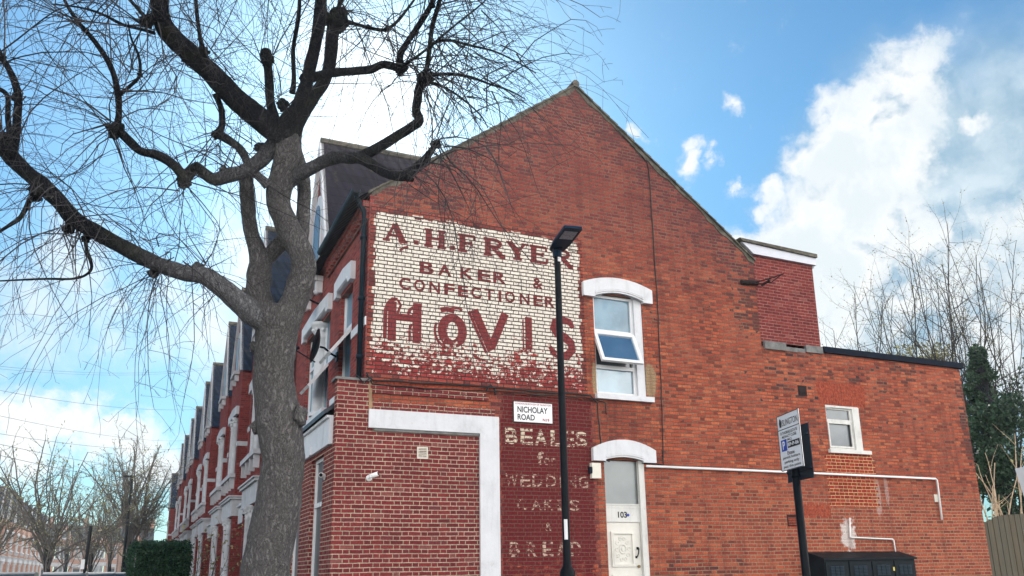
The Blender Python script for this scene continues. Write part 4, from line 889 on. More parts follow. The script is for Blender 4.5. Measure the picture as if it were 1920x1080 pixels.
# ================================================================== trees
def rvec(r): 
    while True:
        v = Vector((r.uniform(-1, 1), r.uniform(-1, 1), r.uniform(-1, 1)))
        if .05 < v.length < 1: return v.normalized()
def twig(mb, r, p, d, length, rad, droop, wig=.16, sub=.9, depth=0, seg=None, leaves=None, lift=0., curl=.0):
    """one thin shoot with side shoots; droop pulls it down, lift up, as it goes"""
    n = seg or max(3, int(length / .16)); step = length / n; pts = [Vector(p)]; rads = [rad]; d = Vector(d).normalized(); bend = (d.cross(rvec(r))) * curl * r.uniform(.3, 1.)
    for i in range(n):
        t = (i + 1) / n
        d = (d + rvec(r) * wig + bend + Vector((0, 0, -droop * t + lift)) * (step / .16) * .32).normalized()
        pts.append(pts[-1] + d * step); rads.append(max(.0014, rad * (1 - .68 * t)))
        if depth < 2 and i > 0 and r.random() < sub:
            sd = (d * .75 + rvec(r) * .85).normalized()
            twig(mb, r, pts[-1], sd, length * r.uniform(.18, .45) * (1 - .45 * t), rads[-1] * .68, droop, wig * 1.1, sub * .55, depth + 1, None, leaves, lift, curl)
        if leaves is not None and r.random() < leaves[1]: leafquad(leaves[0], r, pts[-1] + rvec(r) * .02, leaves[2])
    mb.tube(pts, rads, 3 if rad < .02 else 5, False)
def leafquad(mb, r, p, s):
    a = rvec(r); b = a.orthogonal().normalized(); b = (b * cos(1) + a.cross(b) * sin(r.uniform(0, 6))).normalized(); k = s * r.uniform(.6, 1.3)
    mb.raw([p - a * k, p + b * k * .55, p + a * k, p - b * k * .55], [(0, 1, 2, 3)])

# ---- the big pollarded street tree in front of the terrace
TD = 7.3
T0 = at(505, 1078, TD); T0.z = 0
tree = thing('street_tree', 'big bare pollarded street tree with crooked trunk and knobbly limbs in front of the terrace', 'tree', tuple(T0))
def spline(pts, k=5):
    out = []; n = len(pts)
    for i in range(n - 1):
        a, b, c, e = pts[max(i - 1, 0)], pts[i], pts[i + 1], pts[min(i + 2, n - 1)]
        for j in range(k):
            t = j / k; out.append(tuple(.5 * ((2 * b[m]) + (-a[m] + c[m]) * t + (2 * a[m] - 5 * b[m] + 4 * c[m] - e[m]) * t * t + (-a[m] + 3 * b[m] - 3 * c[m] + e[m]) * t ** 3) for m in range(len(b))))
    out.append(tuple(pts[-1])); return out
def limb(mb, pts, d0, d1, sides=14, k=5, bumpy=.10, freq=9.):
    """pts: (px, py, width px); depth runs d0 -> d1 along the limb"""
    sp = spline(pts, k); n = len(sp); P = []; R = []
    for i, (x, y, w) in enumerate(sp): dd = d0 + (d1 - d0) * i / (n - 1); P.append(at(x, y, dd)); R.append(max(.004, w * .5 * dd / FPX))
    mb.tube(P, R, sides, True, bumpy, freq); return P
q = MB()
base = at(503, 1078, TD)
sp = spline([(500, 1180, 112), (498, 1080, 92), (505, 1030, 88), (520, 950, 86), (530, 880, 78), (529, 837, 79), (523, 785, 83), (514, 720, 75), (516, 660, 74), (519, 625, 78), (523, 595, 88), (526, 570, 84)], 8)
P = [Vector((T0.x - .02, T0.y, -.1)), Vector((T0.x - .01, T0.y, .35))] + [at(x, y, TD) for x, y, w in sp]; R = [.40, .30] + [w * .5 * TD / FPX for x, y, w in sp]
q.tube(P, R, 40, True, .07, 7.)
for x, y, w in ((560, 782, 17), (482, 800, 12), (500, 690, 10), (478, 650, 10)): q.ball(at(x, y, TD - .05), w * TD / FPX, 12, 8, .5)
limb(q, [(530, 610, 60), (548, 575, 52), (560, 540, 47), (570, 500, 46), (563, 470, 45), (548, 445, 45), (535, 415, 43), (522, 380, 43), (525, 347, 47), (533, 315, 44), (538, 282, 50), (534, 255, 48)], TD, TD - .1, 24, 6, .08)
limb(q, [(508, 620, 50), (490, 580, 50), (485, 545, 46), (486, 510, 44), (488, 490, 40), (479, 460, 30), (472, 440, 27), (467, 410, 27), (465, 380, 28), (462, 350, 27), (462, 325, 26)], TD, TD + .1, 20, 6, .09)
limb(q, [(492, 492, 30), (508, 476, 28), (528, 455, 30), (545, 435, 26)], TD + .1, TD + .12, 14)
limb(q, [(560, 455, 30), (567, 430, 27), (569, 400, 25), (570, 365, 25), (568, 335, 26), (560, 305, 26), (552, 275, 26), (556, 240, 26)], TD + .05, TD + .25, 16)
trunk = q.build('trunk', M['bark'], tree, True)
q = MB()
KR = random.Random(77); KN = []      # knobs the thin shoots grow from: (point, main direction, how many, length, droop)
def knob(px, py, d, r, n, length, droop, pd, spread=1.):
    p = at(px, py, d); q.ball(p, r * .72 * d / FPX, 14, 10, 1.0); [q.ball(p + rvec(KR) * r * .6 * d / FPX, r * KR.uniform(.28, .5) * d / FPX, 9, 7, .9) for _ in range(6)]; KN.append((p, at(px + pd[0], py + pd[1], d + pd[2]) - p, n, length, droop, spread))
# long limb reaching left
A = limb(q, [(522, 626, 14), (505, 612, 34), (482, 594, 45), (450, 567, 42), (417, 540, 36), (383, 517, 34), (350, 513, 30), (317, 503, 30), (283, 490, 30), (233, 465, 29), (183, 437, 29), (140, 411, 31), (113, 380, 29), (85, 352, 32), (56, 328, 28), (24, 298, 30), (8, 274, 34)], TD, TD - .9)
knob(8, 272, TD - .9, 24, 26, 1.2, .1, (-10, -80, 0)); knob(70, 364, TD - .75, 18, 12, 1.0, .5, (-40, 40, 0)); knob(287, 512, TD - .4, 10, 16, 1.0, 1.0, (-30, 60, 0)); knob(160, 446, TD - .55, 10, 12, 1.0, 1.1, (-10, 60, 0)); knob(372, 500, TD - .2, 10, 10, .9, -.1, (-5, -60, 0)); knob(130, 428, TD - .6, 12, 14, 1.2, 1.1, (-20, 70, 0)); knob(412, 524, TD - .15, 10, 8, .7, .1, (10, -40, -.3)); knob(310, 495, TD - .3, 9, 8, .9, .3, (0, -60, .1))
limb(q, [(22, 285, 20), (30, 255, 16), (32, 222, 15), (34, 185, 14), (28, 155, 13), (17, 130, 11), (4, 108, 10), (-15, 70, 8)], TD - .9, TD - 1.0, 8)
limb(q, [(20, 262, 12), (15, 220, 10), (14, 180, 9), (-5, 165, 8)], TD - .9, TD - .7, 8)
knob(30, 182, TD - .92, 9, 12, 1.0, .3, (20, -50, 0)); knob(4, 108, TD - .95, 8, 14, 1.0, .4, (30, -50, 0))
limb(q, [(66, 360, 12), (55, 378, 10), (43, 400, 9), (33, 413, 8), (15, 424, 7), (-10, 440, 5)], TD - .75, TD - .9, 7); limb(q, [(160, 447, 8), (163, 470, 7), (172, 500, 6), (160, 516, 5), (133, 523, 4.5), (80, 523, 4), (-5, 527, 3)], TD - .55, TD - .7, 6)
# crooked middle limb with its knob
limb(q, [(522, 262, 34), (500, 288, 30), (480, 308, 28), (455, 322, 26), (428, 329, 27), (402, 336, 24), (383, 325, 21), (369, 314, 20), (356, 325, 20), (345, 342, 21)], TD - .1, TD - .5)
limb(q, [(346, 340, 20), (337, 322, 18), (315, 301, 18), (290, 289, 17), (265, 284, 15), (246, 268, 17), (228, 250, 17), (218, 243, 20)], TD - .5, TD - .8)
knob(345, 345, TD - .5, 13, 10, .8, .9, (0, 50, 0)); knob(368, 312, TD - .5, 9, 9, .8, .1, (10, -50, 0)); knob(218, 244, TD - .8, 17, 22, 1.1, .25, (-50, -15, 0)); knob(420, 320, TD - .3, 10, 9, .9, .1, (-10, -60, -.2))
limb(q, [(220, 236, 13), (223, 212, 11), (222, 180, 12), (215, 145, 10), (204, 118, 10), (188, 92, 10), (173, 72, 9), (158, 55, 8), (144, 38, 8), (125, 8, 6), (108, -30, 4)], TD - .8, TD - 1.0, 8); limb(q, [(224, 178, 8), (244, 161, 7), (262, 141, 6), (260, 105, 5), (246, 72, 4), (240, 40, 3)], TD - .85, TD - .7, 6)
knob(222, 178, TD - .85, 8, 14, 1.0, .35, (20, -40, 0)); knob(160, 55, TD - .95, 7, 16, 1.0, .5, (-30, -30, 0)); knob(262, 140, TD - .75, 6, 9, .8, .4, (20, -40, 0))
limb(q, [(503, 348, 20), (488, 333, 17), (470, 318, 16), (462, 300, 15), (454, 284, 15), (438, 269, 15), (418, 256, 16), (409, 251, 16), (416, 236, 13), (416, 210, 12), (410, 190, 11), (404, 175, 14)], TD - .15, TD - .35, 10)
knob(405, 253, TD - .3, 10, 12, .9, .2, (-50, 5, 0)); knob(487, 275, TD - .1, 11, 10, .8, .2, (-50, -10, -.2))
# thick limb up to the left
limb(q, [(534, 262, 46), (515, 246, 44), (492, 226, 44), (468, 207, 43), (440, 184, 41), (418, 160, 42), (395, 136, 38), (365, 108, 40), (338, 84, 37), (318, 64, 37), (306, 45, 35), (300, 20, 33), (298, -20, 32), (292, -70, 28)], TD - .1, TD - .9)
knob(381, 100, TD - .6, 14, 14, 1.0, .25, (30, -30, 0)); knob(279, 38, TD - .8, 14, 24, 1.3, .6, (-60, 0, 0)); knob(352, 108, TD - .55, 14, 8, .8, .6, (-40, 30, 0)); knob(436, 166, TD - .4, 8, 8, .8, .2, (0, -60, 0)); knob(292, -70, TD - .9, 22, 30, 1.5, .7, (-40, -20, 0))
limb(q, [(379, 95, 10), (376, 75, 8), (370, 35, 8), (366, -10, 7), (362, -60, 5)], TD - .6, TD - .65, 7); limb(q, [(272, 32, 9), (258, 16, 7), (240, -4, 6), (220, -25, 5)], TD - .8, TD - .9, 7); limb(q, [(290, 62, 8), (265, 55, 6), (230, 46, 6), (190, 26, 5), (150, 14, 4), (100, 8, 3)], TD - .75, TD - 1.0, 6)
# stump and the upright limbs
limb(q, [(522, 250, 24), (512, 215, 20), (506, 185, 17), (505, 155, 17), (502, 125, 17), (499, 105, 22), (500, 96, 18)], TD - .15, TD - .3); knob(502, 112, TD - .3, 14, 9, .8, .1, (0, -50, 0))
limb(q, [(530, 250, 40), (545, 222, 34), (558, 202, 28), (574, 158, 24), (583, 118, 23), (592, 80, 22), (599, 40, 24), (602, 0, 22), (604, -50, 20)], TD - .15, TD - .5)
limb(q, [(550, 250, 30), (564, 220, 25), (580, 192, 25), (604, 158, 23), (616, 130, 22), (621, 98, 23), (624, 62, 25), (632, 30, 30)], TD + .2, TD + .1)
knob(630, 35, TD + .1, 25, 34, 1.3, .45, (20, -40, 0)); knob(604, -50, TD - .5, 20, 34, 1.5, .7, (10, -40, 0)); knob(528, 195, TD - .1, 13, 9, .9, .0, (-10, -50, -.2)); knob(572, 148, TD - .25, 10, 8, .9, .3, (-40, -30, 0))
limb(q, [(548, 175, 12), (551, 148, 9), (550, 92, 8), (559, 38, 8), (562, -5, 7), (562, -50, 5)], TD - .2, TD - .4, 7); limb(q, [(634, 18, 9), (638, 5, 8), (645, -25, 7)], TD + .1, TD + .1, 7)
limb(q, [(570, 148, 20), (590, 144, 18), (622, 137, 16), (667, 133, 15), (696, 130, 15), (718, 121, 15), (742, 126, 15), (752, 130, 17)], TD - .2, TD - .7)
knob(752, 127, TD - .7, 13, 22, 1.1, .5, (30, -20, 0)); limb(q, [(751, 120, 14), (750, 104, 13), (763, 80, 11), (785, 48, 11), (804, 17, 10), (817, -10, 9), (830, -50, 6)], TD - .7, TD - .9, 8); knob(810, 10, TD - .88, 7, 16, 1.1, .7, (30, -30, 0)); knob(832, -50, TD - .9, 7, 22, 1.3, .8, (30, -5, 0))
limb(q, [(526, 352, 30), (548, 336, 28), (562, 327, 26), (580, 317, 25), (607, 303, 24), (637, 294, 24), (660, 298, 20), (688, 288, 19), (715, 274, 20), (745, 255, 18), (772, 238, 18), (786, 226, 18), (780, 208, 17), (783, 186, 16), (786, 166, 17), (796, 150, 22)], TD + .02, TD - .8)
knob(797, 147, TD - .8, 16, 40, 1.15, .6, (40, 5, 0)); limb(q, [(798, 140, 12), (802, 118, 10), (806, 85, 9), (811, 48, 9), (822, 10, 8), (832, -30, 6)], TD - .8, TD - .8, 8); knob(811, 48, TD - .8, 6, 14, 1.0, .7, (40, -10, 0))
for pts in ([(804, 143, 9), (818, 140, 7), (844, 139, 6), (881, 144, 5), (919, 158, 4), (956, 170, 3), (985, 186, 2)], [(802, 95, 8), (815, 80, 7), (844, 76, 6), (881, 85, 5.5), (926, 96, 4), (967, 115, 3), (1005, 137, 2)], [(798, 155, 7), (820, 158, 5), (860, 180, 4), (900, 215, 3), (915, 240, 2)], [(756, 122, 6), (790, 100, 5), (850, 50, 4), (900, 10, 3), (930, -20, 2)]):
    limb(q, pts, TD - .8, TD - 1.0, 6); 
    for (x, y, w) in pts[2:-1]: KN.append((at(x, y, TD - .9), Vector((.2, -.05, -.05)) + RR * .3, 5, .55, .9, .7))
limb(q, [(655, 296, 20), (676, 297, 22), (700, 310, 20), (718, 321, 20), (740, 329, 19), (763, 329, 19), (780, 315, 19), (797, 298, 15), (810, 281, 12), (816, 272, 9)], TD - .3, TD - .9); knob(817, 272, TD - .9, 11, 15, 1.1, .5, (40, 0, 0)); knob(765, 332, TD - .8, 11, 13, 1.1, 1.0, (30, 50, -.2)); knob(800, 300, TD - .9, 9, 8, 1.0, .8, (40, 30, 0))
limb(q, [(636, 36, 9), (650, 40, 8), (681, 49, 7), (720, 56, 6.5), (744, 41, 6), (763, 18, 5), (780, -5, 4)], TD + .1, TD - .2, 7); knob(725, 56, TD - .1, 5, 14, 1.0, .9, (30, 20, 0)); knob(690, 50, TD, 5, 12, .9, .9, (5, 40, 0))
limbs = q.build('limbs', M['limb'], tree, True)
tw = MB(); r = random.Random(8)
for p, dr, n, ln, droop, spread in KN:
    dr = dr.normalized()
    for i in range(int(n * 1.1)):
        v = (dr * r.uniform(.15, 1.) + rvec(r) * .95 * spread).normalized()
        twig(tw, r, p + rvec(r) * .07, v, ln * r.choice((.35, .5, .7, .9, 1.2, 1.6)), r.choice((.003, .004, .005, .007)), droop * r.uniform(.8, 1.9) + .12, .19, .85, curl=.26)
# extra shoots along the left limb and from the crown above the frame
for (x0, y0, x1, y1, n, dy) in ((60, 330, 400, 520, 46, .9), (380, 130, 500, 235, 16, .1), (230, 250, 340, 320, 14, .6), (-120, -60, 260, -90, 60, 1.2), (260, -90, 700, -80, 60, 1.1), (-120, 60, -60, 420, 40, .8)):
    for i in range(n):
        t = r.random(); p = at(x0 + (x1 - x0) * t + r.uniform(-8, 8), y0 + (y1 - y0) * t, TD - r.uniform(.2, 1.1)); v = (Vector((0, 0, -.4 * dy + .2)) + rvec(r)).normalized()
        twig(tw, r, p, v, r.uniform(.5, 1.5), r.uniform(.0025, .0055), dy * r.uniform(.6, 1.5), .19, .85, curl=.26)
tw.build('twigs', M['twig'], tree)

# ---- other trees
def grown_tree(name, label, base, h, r, nl, spread, rad, mat, leaves=0., leafsize=.05, group=None, trunk_to=.35, lean=(0, 0), levels=1., lift=.5, lm='bud', wig=.10, bark='limb', sub=.85):
    base = Vector(base); t = thing(name, label, 'tree', tuple(base), group); ax = Vector((lean[0], lean[1], 1)).normalized()
    q = MB(); top = base + ax * h * trunk_to; n = 7; P = [base + (top - base) * (i / n) + rvec(r) * rad * .4 * (i > 0) for i in range(n + 1)]
    q.tube(P, [rad * (1.25 if i == 0 else 1 - .35 * i / n) for i in range(n + 1)], 9, True, .15, 4.); q.build('trunk', M[bark], t, True)
    tw = MB(); lv = MB()
    for i in range(nl):
        a = 2 * pi * (i + r.random() * .7) / nl; el = r.uniform(.25, 1.) ; v = Vector((cos(a) * spread * el, sin(a) * spread * el, 1.)).normalized()
        k = r.uniform(.55, 1.); p = P[min(n, int(k * n) if r.random() < .5 else n)]
        L_ = (h - (p.z - base.z)) * r.uniform(.7, 1.0) * (1 + .2 * (1 - v.z))
        twig(tw, r, p, v, L_, rad * r.uniform(.17, .34), 0., wig, sub, 0, 13, (lv, leaves, leafsize) if leaves else None, lift, curl=.06)
    tw.build('branches', M[mat], t)
    if lv.f: lv.build('leaves', M[lm], t)
    return t
# bare trees behind the rear wing
for (px, base_y, D, topy, seed, nl, sp, lab) in ((1705, 690, 33, 490, 5, 10, .55, 'slender bare tree behind the rear wing roof, left of its much taller neighbour'),
                                  (1640, 668, 34, 480, 6, 8, .60, 'leftmost small bare tree rising over the rear wing roof beside the plum brick wall'),
                                  (1790, 700, 31, 385, 7, 13, .48, 'tall bare tree with many upright budding shoots just left of the ivy column'),
                                  (1880, 690, 30, 385, 9, 13, .45, 'tall bare budding tree behind the ivy column at the right edge')):
    b0 = at(px, base_y, D); top = at(px, topy, D); b0 = Vector((b0.x, b0.y, 0)); h = top.z
    grown_tree('bare_tree', lab, b0, h * 1.0, random.Random(seed), nl + 1, sp * 2.2, .13, 'twigfar', .30, .035, 'bare trees behind the rear wing', b0.z + .36, (0, 0), 1., .13, 'bud', .12, 'limb', 1.)
def leaf_mass(mb, r, c, rad, n, s, hollow=.0):
    c = Vector(c)
    for i in range(n):
        o = rvec(r) * (r.uniform(hollow, 1.) ** .5); p = c + Vector((o.x * rad[0], o.y * rad[1], o.z * rad[2]))
        if noise.noise(p * (1.1 / max(.4, min(rad) * .5))) < -.18: continue
        leafquad(mb, r, p, s)
r = random.Random(21)
pc = at(1838, 690, 27); t0 = thing('ivy_tree', 'tree trunk smothered in dark green ivy standing behind the end of the rear wing', 'tree', (pc.x, pc.y, 0))
q = MB(); q.tube([(pc.x, pc.y, -.1), (pc.x + .1, pc.y, 4), (pc.x - .05, pc.y, at(1838, 665, 27).z)], [.4, .3, .16], 10, True, .1); q.build('trunk', M['limb'], t0, True)
q = MB()
for y, w, n in ((672, 17, 700), (700, 22, 1000), (735, 25, 1200), (775, 26, 1200), (815, 28, 1200), (860, 34, 1300), (910, 40, 1200)): p = at(1836 + (y - 700) * .06, y, 27); leaf_mass(q, r, p, (w * 27 / FPX, w * 27 / FPX, .48), n, .075)
for i in range(14): p = at(r.uniform(1812, 1872), r.uniform(690, 930), 26.6); leaf_mass(q, r, p, (.22, .22, .28), 130, .07)
q.build('ivy', M['ivy'], t0)
for (px, py, D, rd, n, nm, lab) in ((1900, 850, 25, (1.2, 1.2, 1.5), 5200, 'evergreen_bush', 'dense dark evergreen bush behind the bramble stems and board fence'), (1725, 672, 36, (1.7, 1.2, .55), 1500, 'leafing_bush', 'pale green leafing bush top showing just over the rear wing roof'),
                                   (1935, 760, 30, (1.2, 1.4, 2.2), 4200, 'evergreen_tree', 'dark evergreen tree at the right edge behind the ivy column')):
    p = at(px, py, D); t0 = thing(nm, lab, 'bush' if 'bush' in nm else 'tree', (p.x, p.y, 0)); q = MB()
    for k in range(10): o = rvec(r); leaf_mass(q, r, p + Vector((o.x * rd[0], o.y * rd[1], o.z * rd[2])) * .75, tuple(v * .55 for v in rd), n // 10, .08)
    if p.z - rd[2] > .4:
        for k in range(6): leaf_mass(q, r, (p.x, p.y, (p.z - rd[2]) * (k + .5) / 6), (rd[0] * .8, rd[1] * .8, .9), n // 12, .09)
    q.build('foliage', M['bud' if nm == 'leafing_bush' else 'ever'], t0)
    q = MB(); q.tube([(p.x, p.y, -.1), (p.x, p.y, p.z)], [.14, .05], 8, True, .1); q.build('stem', M['limb'], t0, True)
# fence and brambles to the right of the rear wing
t0 = thing('board_fence', 'weathered grey vertical board fence joining the end of the rear brick wall', 'fence', (21, .2, 0)); q = MB(); r = random.Random(2)
for i in range(56):
    x = 19.10 + i * .105; zt = 2.52 + .23 * (1 - math.exp(-max(0, x - 19.2) * 2.2)) + r.uniform(-.012, .012)
    q.box(x + .004, x + .101, .10 + .012 * (i % 2), .125 + .012 * (i % 2), -.1, zt)
q.build('boards', M['fence'], t0)
q = MB(); q.box(19.1, 25, .14, .18, .5, .58); q.box(19.1, 25, .14, .18, 1.9, 1.98)
q.build('rail', M['fence'], t0)
for k in range(4):
    q = MB(); q.box(19.5 + k * 1.8, 19.6 + k * 1.8, .18, .28, -.1, 2.4); q.build('post', M['fence'], t0)
t0 = thing('bramble', 'tangle of pale bare bramble stems rising above the board fence', 'shrub', (20.4, .8, 0)); q = MB(); lv = MB(); r = random.Random(31)
for i in range(26):
    b_ = Vector((r.uniform(19.4, 21.6), r.uniform(.5, 1.3), 1.2)); v = Vector((r.uniform(-.28, .25), r.uniform(-.1, .1), 1)).normalized()
    twig(q, r, b_, v, r.uniform(1.6, 3.9), r.uniform(.018, .035), .06, .10, .30, 0, 12, (lv, .30, .05), .02)
q.build('stems', M['twigpale'], t0); lv.build('leaves', M['bud'], t0)

# ================================================================== terraces along the street
def terrace_house(name, label, loc, mirror, far=False, group=None):
    """front wing with gable, bay columns and an entrance recess; local x into the house, y along the street"""
    Lh = 6.35; t = thing(name, label, 'house', (0, 0, 0), group); B = M['far' if far else 'terrace']; RF = M['slate']
    my = (lambda y: Lh - y) if mirror else (lambda y: y)
    T0_ = lambda u, d, z: (d, my(u), z)
    w0, w1, rec = 2.2, 5.65, .5; wm = (w0 + w1) / 2
    q = MB(T0_)      # recessed front with door
    holed(q, 0.0, w0, -.1, 8.4, [(.5, 1.7, .0, 2.9), (.45, 1.0, 4.97, 7.1), (1.15, 1.7, 4.97, 7.1)], rec, .2); holed(q, w1, Lh, -.1, 8.4, [], rec, .2)
    q.poly([(0, rec, 8.4), (Lh, rec, 8.4), (Lh, 4.9, 11.9), (0, 4.9, 11.9)]) if False else None
    for yy in (0, Lh): q.poly([(yy, rec, -.1), (yy, 9, -.1), (yy, 9, 8.4), (yy, 4.9, 11.7), (yy, rec, 8.4)])
    q.build('front_wall', B, t)
    q = MB(T0_); holed(q, w0, w1, -.1, 8.75, [(w0 + .35, w1 - .35, .7, 3.45), (w0 + .4, w1 - .4, 4.97, 7.1), (wm - .38, wm + .38, 8.72, 8.75)], 0, .22)
    for yy in (w0, w1): q.poly([(yy, 0, -.1), (yy, rec + 1.2, -.1), (yy, rec + 1.2, 8.75), (yy, 0, 8.75)])
    q.poly([(w0, 0, 8.75), (w1, 0, 8.75), (wm, 0, 12.15)]); q.build('wing_wall', B, t)
    q = MB(T0_); q.poly([(0, .35, 8.3), (Lh, .35, 8.3), (Lh, 4.9, 11.75), (0, 4.9, 11.75)]); q.poly([(0, 9.2, 8.3), (Lh, 9.2, 8.3), (Lh, 4.9, 11.75), (0, 4.9, 11.75)]); q.build('roof', RF, t)
    q = MB(T0_); z0 = 8.62
    q.poly([(w0 - .12, -.06, z0), (w0 - .12, 6, z0), (wm, 6, 12.22), (wm, -.06, 12.22)]); q.poly([(w1 + .12, -.06, z0), (w1 + .12, 6, z0), (wm, 6, 12.22), (wm, -.06, 12.22)]); g = q.build('gable_roof', RF, t)
    q = MB(); q.tube([T0_(wm, -.08, 12.25), T0_(wm, 6, 12.25)], .09, 7); q.build('ridge_tile', M['verge'], g)
    q = MB(T0_)
    for s, ya in enumerate((w0 - .12, w1 + .12)):
        sg = 1 if s == 0 else -1; q.prism([(ya, z0), (wm, 12.22), (wm, 11.9), (ya + sg * .17, z0 - .02)], -.10 - .004 * s, -.006)
    q.build('bargeboard', M['trim'], t)
    q = MB(T0_); q.box(wm - .62, wm + .62, -.20, 0, 8.74, 8.86)
    for s in (-.45, .45): q.box(wm + s - .07, wm + s + .07, -.15, 0, 8.5, 8.74)
    q.prism(arc(wm, 9.9, .45, .6, 180, 0, 10) + [(wm + .45, 8.86), (wm - .45, 8.86)], -.05, 0.); q.build('attic_surround', M['trim'], t)
    q = MB(T0_); q.prism(arc(wm, 9.85, .32, .45, 180, 0, 10) + [(wm + .32, 8.95), (wm - .32, 8.95)], -.065, -.052); q.build('attic_pane', M['glassdark'], t)
    # first floor: hood, sill with corbels, columns, windows
    q = MB(T0_); q.prism([(w0 + .3, 7.1), (w0 + .3, 7.40), (wm, 7.5), (w1 - .3, 7.40), (w1 - .3, 7.1), (wm, 7.18)], -.10, .2); q.build('window_hood', M['trim'], t)
    q = MB(T0_); q.box(w0 + .1, w1 - .1, -.2, .2, 4.82, 4.965)
    for k in range(4): u = w0 + .3 + k * (w1 - w0 - .6) / 3; q.prism([(u - .08, 4.82), (u + .08, 4.82), (u + .05, 4.45), (u - .05, 4.45)], -.16, 0)
    q.build('window_sill', M['trim'], t)
    cs = (w0 + .42, w0 + 1.28, w1 - 1.28, w1 - .42)
    for u in cs[1:3]: q = MB(); column(q, T0_, u, .03, 4.97, 7.12, .10); q.build('column', M['trim'], t, True)
    for a, b in zip(cs, cs[1:]): front_window(a + .1, b - .1, 4.97, 7.15, T0_, .17, t, mats=('trim', 'glassdark'))
    for a, b in ((.45, 1.0), (1.15, 1.7)): front_window(a, b, 4.97, 7.1, T0_, rec + .15, t, mats=('trim', 'glassdark'))
    q = MB(T0_); q.box(.3, 1.85, rec - .08, rec + .1, 7.1, 7.45); q.box(.35, 1.8, rec - .12, rec + .1, 4.83, 4.965); q.build('window_hood', M['trim'], t)
    q = MB(T0_)
    q.box(w0 - .02, w0 + .38, -.025, 0, 5.92, 6.08); q.box(w1 - .38, w1 + .02, -.025, 0, 5.92, 6.08)
    for yy, s in ((w0, -1), (w1, 1)): q.box(min(yy, yy + s * .025), max(yy, yy + s * .025), 0, rec, 5.92, 6.08)
    q.build('string_course', M['trim'], t)
    # ground floor: fascia with cornice wrapping the wing, columns
    q = MB(T0_); q.box(w0 - .03, w1 + .03, -.06, rec, 3.5, 4.06); q.box(w0 - .10, w1 + .10, -.14, rec, 4.06, 4.14); q.box(w0 - .14, w1 + .14, -.19, rec, 4.14, 4.19); q.build('fascia_band', M['trim'], t)
    for u in cs[1:3]: q = MB(); column(q, T0_, u, .03, .7, 3.48, .11); q.build('column', M['trim'], t, True)
    for a, b in zip(cs, cs[1:]): front_window(a + .1, b - .1, .7, 3.45, T0_, .17, t, mats=('trim', 'glassdark'))
    q = MB(T0_); q.box(w0 + .1, w1 - .1, -.12, .2, .58, .70); q.build('window_sill', M['trim'], t)
    # entrance with porch
    q = MB(T0_); q.box(.3, 1.95, rec - .35, rec, 3.2, 3.75); q.box(.25, 2.0, rec - .42, rec, 3.75, 3.83); q.box(.32, .5, rec - .12, rec, 0, 3.2); q.box(1.7, 1.88, rec - .12, rec, 0, 3.2); q.build('porch', M['trim'], t)
    q = MB(T0_); q.box(.5, 1.7, rec + .14, rec + .2, 0, 2.9); q.build('door', M['blackpl'], t)
    q = MB(T0_); q.box(0, w0 - .12, rec - .16, rec - .02, 8.2, 8.33); q.build('gutter', M['blackpl'], t)
    q = MB(); q.tube([T0_(.12, rec - .08, 8.2), T0_(.12, rec - .08, 0)], .05, 7); q.build('drainpipe', M['blackpl'], t)
    q = MB(T0_); q.box(0.02, .95, 4.2, 5.6, 10.5, 13.0); q.box(-.03, 1.0, 4.15, 5.65, 13.0, 13.15); ch = q.build('chimney', B, t)
    for k in range(3): q = MB(); q.tube([T0_(.5, 4.5 + .4 * k, 13.15), T0_(.5, 4.5 + .4 * k, 13.5)], [.13, .11], 8); q.build('chimney_pot', M['soldier'], ch)
    t.location = loc; return t
gt = 'red brick terraced houses beyond the corner house'
ordn = ['first', 'second', 'third', 'fourth', 'fifth', 'sixth', 'seventh', 'eighth', 'ninth', 'tenth', 'eleventh', 'twelfth']
hA = terrace_house('terraced_house', 'first red brick terraced house beyond the corner house, hidden behind the big tree trunk', (3.0, 7.42, 0), False, False, gt)
hB = terrace_house('terraced_house', 'third red brick terraced house beyond the corner house', (3.0, 20.2, 0), True, False, gt)
ys = [(13.83, 0), (None, None), (26.6, 0), (32.95, 1), (39.35, 0), (45.7, 1), (52.1, 0), (58.45, 1)]
for i, (y, mir) in enumerate(ys):
    if y is None: continue
    c = copy_tree(hB if mir else hA); c.location = (3.0, y, 0); c['label'] = f'{ordn[i + 1]} red brick terraced house beyond the corner house, with front gable and white columns'
c = copy_tree(hB); c.location = (3.0, 76.0, -.6); c['label'] = 'last red brick house of the near terrace, standing alone past the gap'
gf = 'sunlit terraced houses far down the opposite side'
fA = terrace_house('far_terraced_house', 'sunlit orange house across the street, nearest one at the left edge', (0, 0, 0), False, True, gf); fA.location = (-15, 101, 0); fA.rotation_euler = (0, 0, pi)
for i in range(10):
    c = copy_tree(fA); c.location = (-15, 101 + 6.35 * (i + 1), 0); c.rotation_euler = (0, 0, pi); c['label'] = f'sunlit orange house across the street, {ordn[i + 1]} from the left edge'
ge = 'pale brick houses closing the end of the street'
for i in range(4):
    c = copy_tree(fA); c.location = (-15.5 + 6.4 * i, 178 - 0.0, 0); c.rotation_euler = (0, 0, radians(90)) ; c['group'] = ge
    c['label'] = f'pale house facing us at the far end of the street, {ordn[i]} from the left'
# dark floodlight on the first terraced house
security_camera((2.98, 11.9, 3.25), (-1, 0, 0), 'dark floodlight camera on the terrace wall just left of the trunk', 'blackpl')

